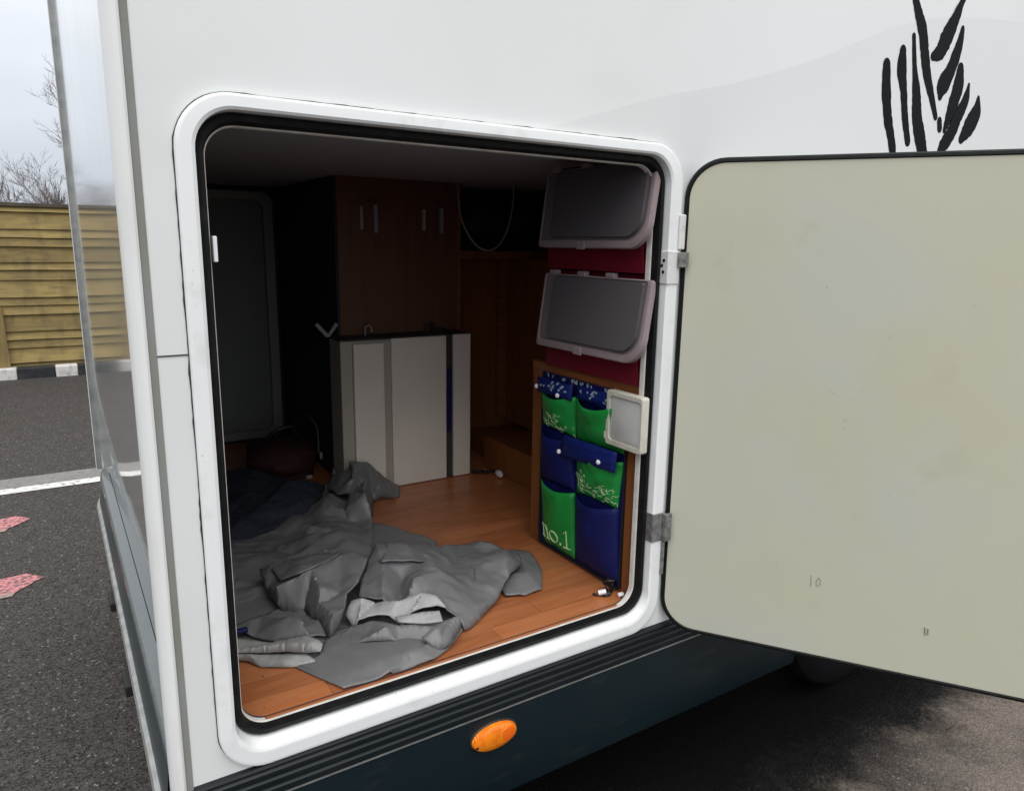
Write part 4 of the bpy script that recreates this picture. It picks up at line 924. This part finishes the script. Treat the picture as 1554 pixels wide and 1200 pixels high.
def sheet(key, seed, step=.007, smooth=0, fine=.0012):
    pts, no, edges, amp = SHEETS[key]
    rnd = random.Random(seed)
    outline = [(i, (i + 1) % no) for i in range(no)]
    r = delaunay_2d_cdt([Vector(p[:2]) for p in pts], outline + list(edges), [], 1, 1e-5)
    cv, cf, org = r[0], r[2], r[3]
    ch = [pts[o[0]][2] if o else .02 for o in org]
    # resampled outline with a slightly wandering edge
    op = []
    for i in range(no):
        a, b = Vector(pts[i]), Vector(pts[(i + 1) % no]); n = max(1, int((b.xy - a.xy).length / step))
        for k in range(n): op.append(a.lerp(b, k / n))
    ip = []
    xs = [p[0] for p in pts[:no]]; ys = [p[1] for p in pts[:no]]
    y = min(ys)
    row = 0
    while y < max(ys):
        x = min(xs) + (row % 2) * step * .5
        while x < max(xs):
            q = Vector((x + rnd.uniform(-.2, .2) * step, y + rnd.uniform(-.2, .2) * step))
            if min((q - p.xy).length_squared for p in op) > (step * .55) ** 2: ip.append(q)
            x += step
        y += step * .87; row += 1
    n0 = len(op)
    r2 = delaunay_2d_cdt([p.xy for p in op] + ip, [(i, (i + 1) % n0) for i in range(n0)], [], 1, 1e-6)
    fv, ff = r2[0], r2[2]
    tris = [tuple(Vector((cv[k].x, cv[k].y, ch[k])) for k in t) for t in cf]
    def height(q):
        best, bh = 1e9, 0
        for a, b, c in tris:
            d = (b.y - c.y) * (a.x - c.x) + (c.x - b.x) * (a.y - c.y)
            if abs(d) < 1e-12: continue
            u = ((b.y - c.y) * (q.x - c.x) + (c.x - b.x) * (q.y - c.y)) / d
            w = ((c.y - a.y) * (q.x - c.x) + (a.x - c.x) * (q.y - c.y)) / d
            t = 1 - u - w; e = -min(u, w, t)
            if e < best:
                best = e; bh = u * a.z + w * b.z + t * c.z
                if e <= 0: break
        return bh
    h = [height(q) for q in fv]
    nb = [set() for _ in fv]
    for f in ff:
        for i in range(len(f)): nb[f[i]].add(f[i - 1]); nb[f[i - 1]].add(f[i])
    for _ in range(smooth):
        h = [(.5 * h[i] + .5 * sum(h[j] for j in nb[i]) / len(nb[i])) if nb[i] else h[i] for i in range(len(h))]
    # crumple: two sizes of flat facets meeting in sharp creases
    def facets(spacing, sd):
        rr = random.Random(sd); P_ = []
        x0, x1, y0, y1 = min(xs) - .1, max(xs) + .1, min(ys) - .1, max(ys) + .1
        yy = y0
        while yy < y1:
            xx = x0
            while xx < x1:
                P_.append((Vector((xx + rr.uniform(-.48, .48) * spacing, yy + rr.uniform(-.48, .48) * spacing)), rr.choice((-1, 1)) * rr.uniform(.3, 1))); xx += spacing
            yy += spacing
        d = delaunay_2d_cdt([p[0] for p in P_], [], [], 0, 1e-6)
        hh = [P_[o[0]][1] if o else 0 for o in d[3]]
        cell = {}
        for t in d[2]:
            a, b, c_ = (d[0][k] for k in t)
            for gx in range(int(min(a.x, b.x, c_.x) // spacing), int(max(a.x, b.x, c_.x) // spacing) + 1):
                for gy in range(int(min(a.y, b.y, c_.y) // spacing), int(max(a.y, b.y, c_.y) // spacing) + 1):
                    cell.setdefault((gx, gy), []).append((a, b, c_, hh[t[0]], hh[t[1]], hh[t[2]]))
        def ev(q):
            for a, b, c_, ha, hb, hc in cell.get((int(q.x // spacing), int(q.y // spacing)), ()):
                dd = (b.y - c_.y) * (a.x - c_.x) + (c_.x - b.x) * (a.y - c_.y)
                if abs(dd) < 1e-12: continue
                u = ((b.y - c_.y) * (q.x - c_.x) + (c_.x - b.x) * (q.y - c_.y)) / dd
                w = ((c_.y - a.y) * (q.x - c_.x) + (a.x - c_.x) * (q.y - c_.y)) / dd
                if u >= -1e-6 and w >= -1e-6 and u + w <= 1.000001: return u * ha + w * hb + (1 - u - w) * hc
            return 0
        return ev
    f1, f2 = facets(.085, seed), facets(.03, seed + 50)
    out = []
    for q, z in zip(fv, h):
        g = Vector((q.x + .006 * math.sin(23 * q.y + seed), q.y + .006 * math.sin(19 * q.x + seed)))
        zz = z + amp * f1(g) + amp * .32 * f2(g) + fine * (tri_wave(q.x * 31 + q.y * 17 + math.sin(q.y * 40)) - .5)
        out.append((q.x, q.y, FZ + max(zz, .0035)))
    return out, [tuple(f) for f in ff]
tp = mesh('tarpaulin', *merge([sheet(k, 3 + i, fine=.001) for i, k in enumerate(('base', 'back', 'flat', 'left', 'right', 'tip', 'front', 'fold', 'corner', 'band', 'pocket', 'cuff', 'ledge'))]), M['tarp'], None, True, (.62, .5, FZ))
prop(tp, 'crumpled grey waterproof sheet heaped on the wooden garage floor', 'tarpaulin')
mesh('lining', *sheet('lining', 21), M['lining'], tp, True)
mesh('lining', *sheet('lining2', 22), M['lining'], tp, True)
mesh('strap', *sheet('strap', 23), M['strapfab'], tp, True)
mesh('strap', *sheet('strap2', 24), M['strapfab'], tp, True)
box('blue_tie', .292, .322, .352, .366, FZ + .022, FZ + .032, M['bluestrap'], tp, .003)
for o in [tp] + list(tp.children):
    if o.name.startswith('blue'): continue
    sm = o.modifiers.new('cloth_thickness', 'SOLIDIFY'); sm.thickness = .003; sm.offset = 0
bl = mesh('blanket', *sheet('blanket', 31, fine=.003), M['navy'], None, True, (.66, 1.3, FZ))
prop(bl, 'dark navy blanket lying folded in the shadowed left rear of the garage', 'blanket')
sm = bl.modifiers.new('cloth_thickness', 'SOLIDIFY'); sm.thickness = .006; sm.offset = 0
#@@END
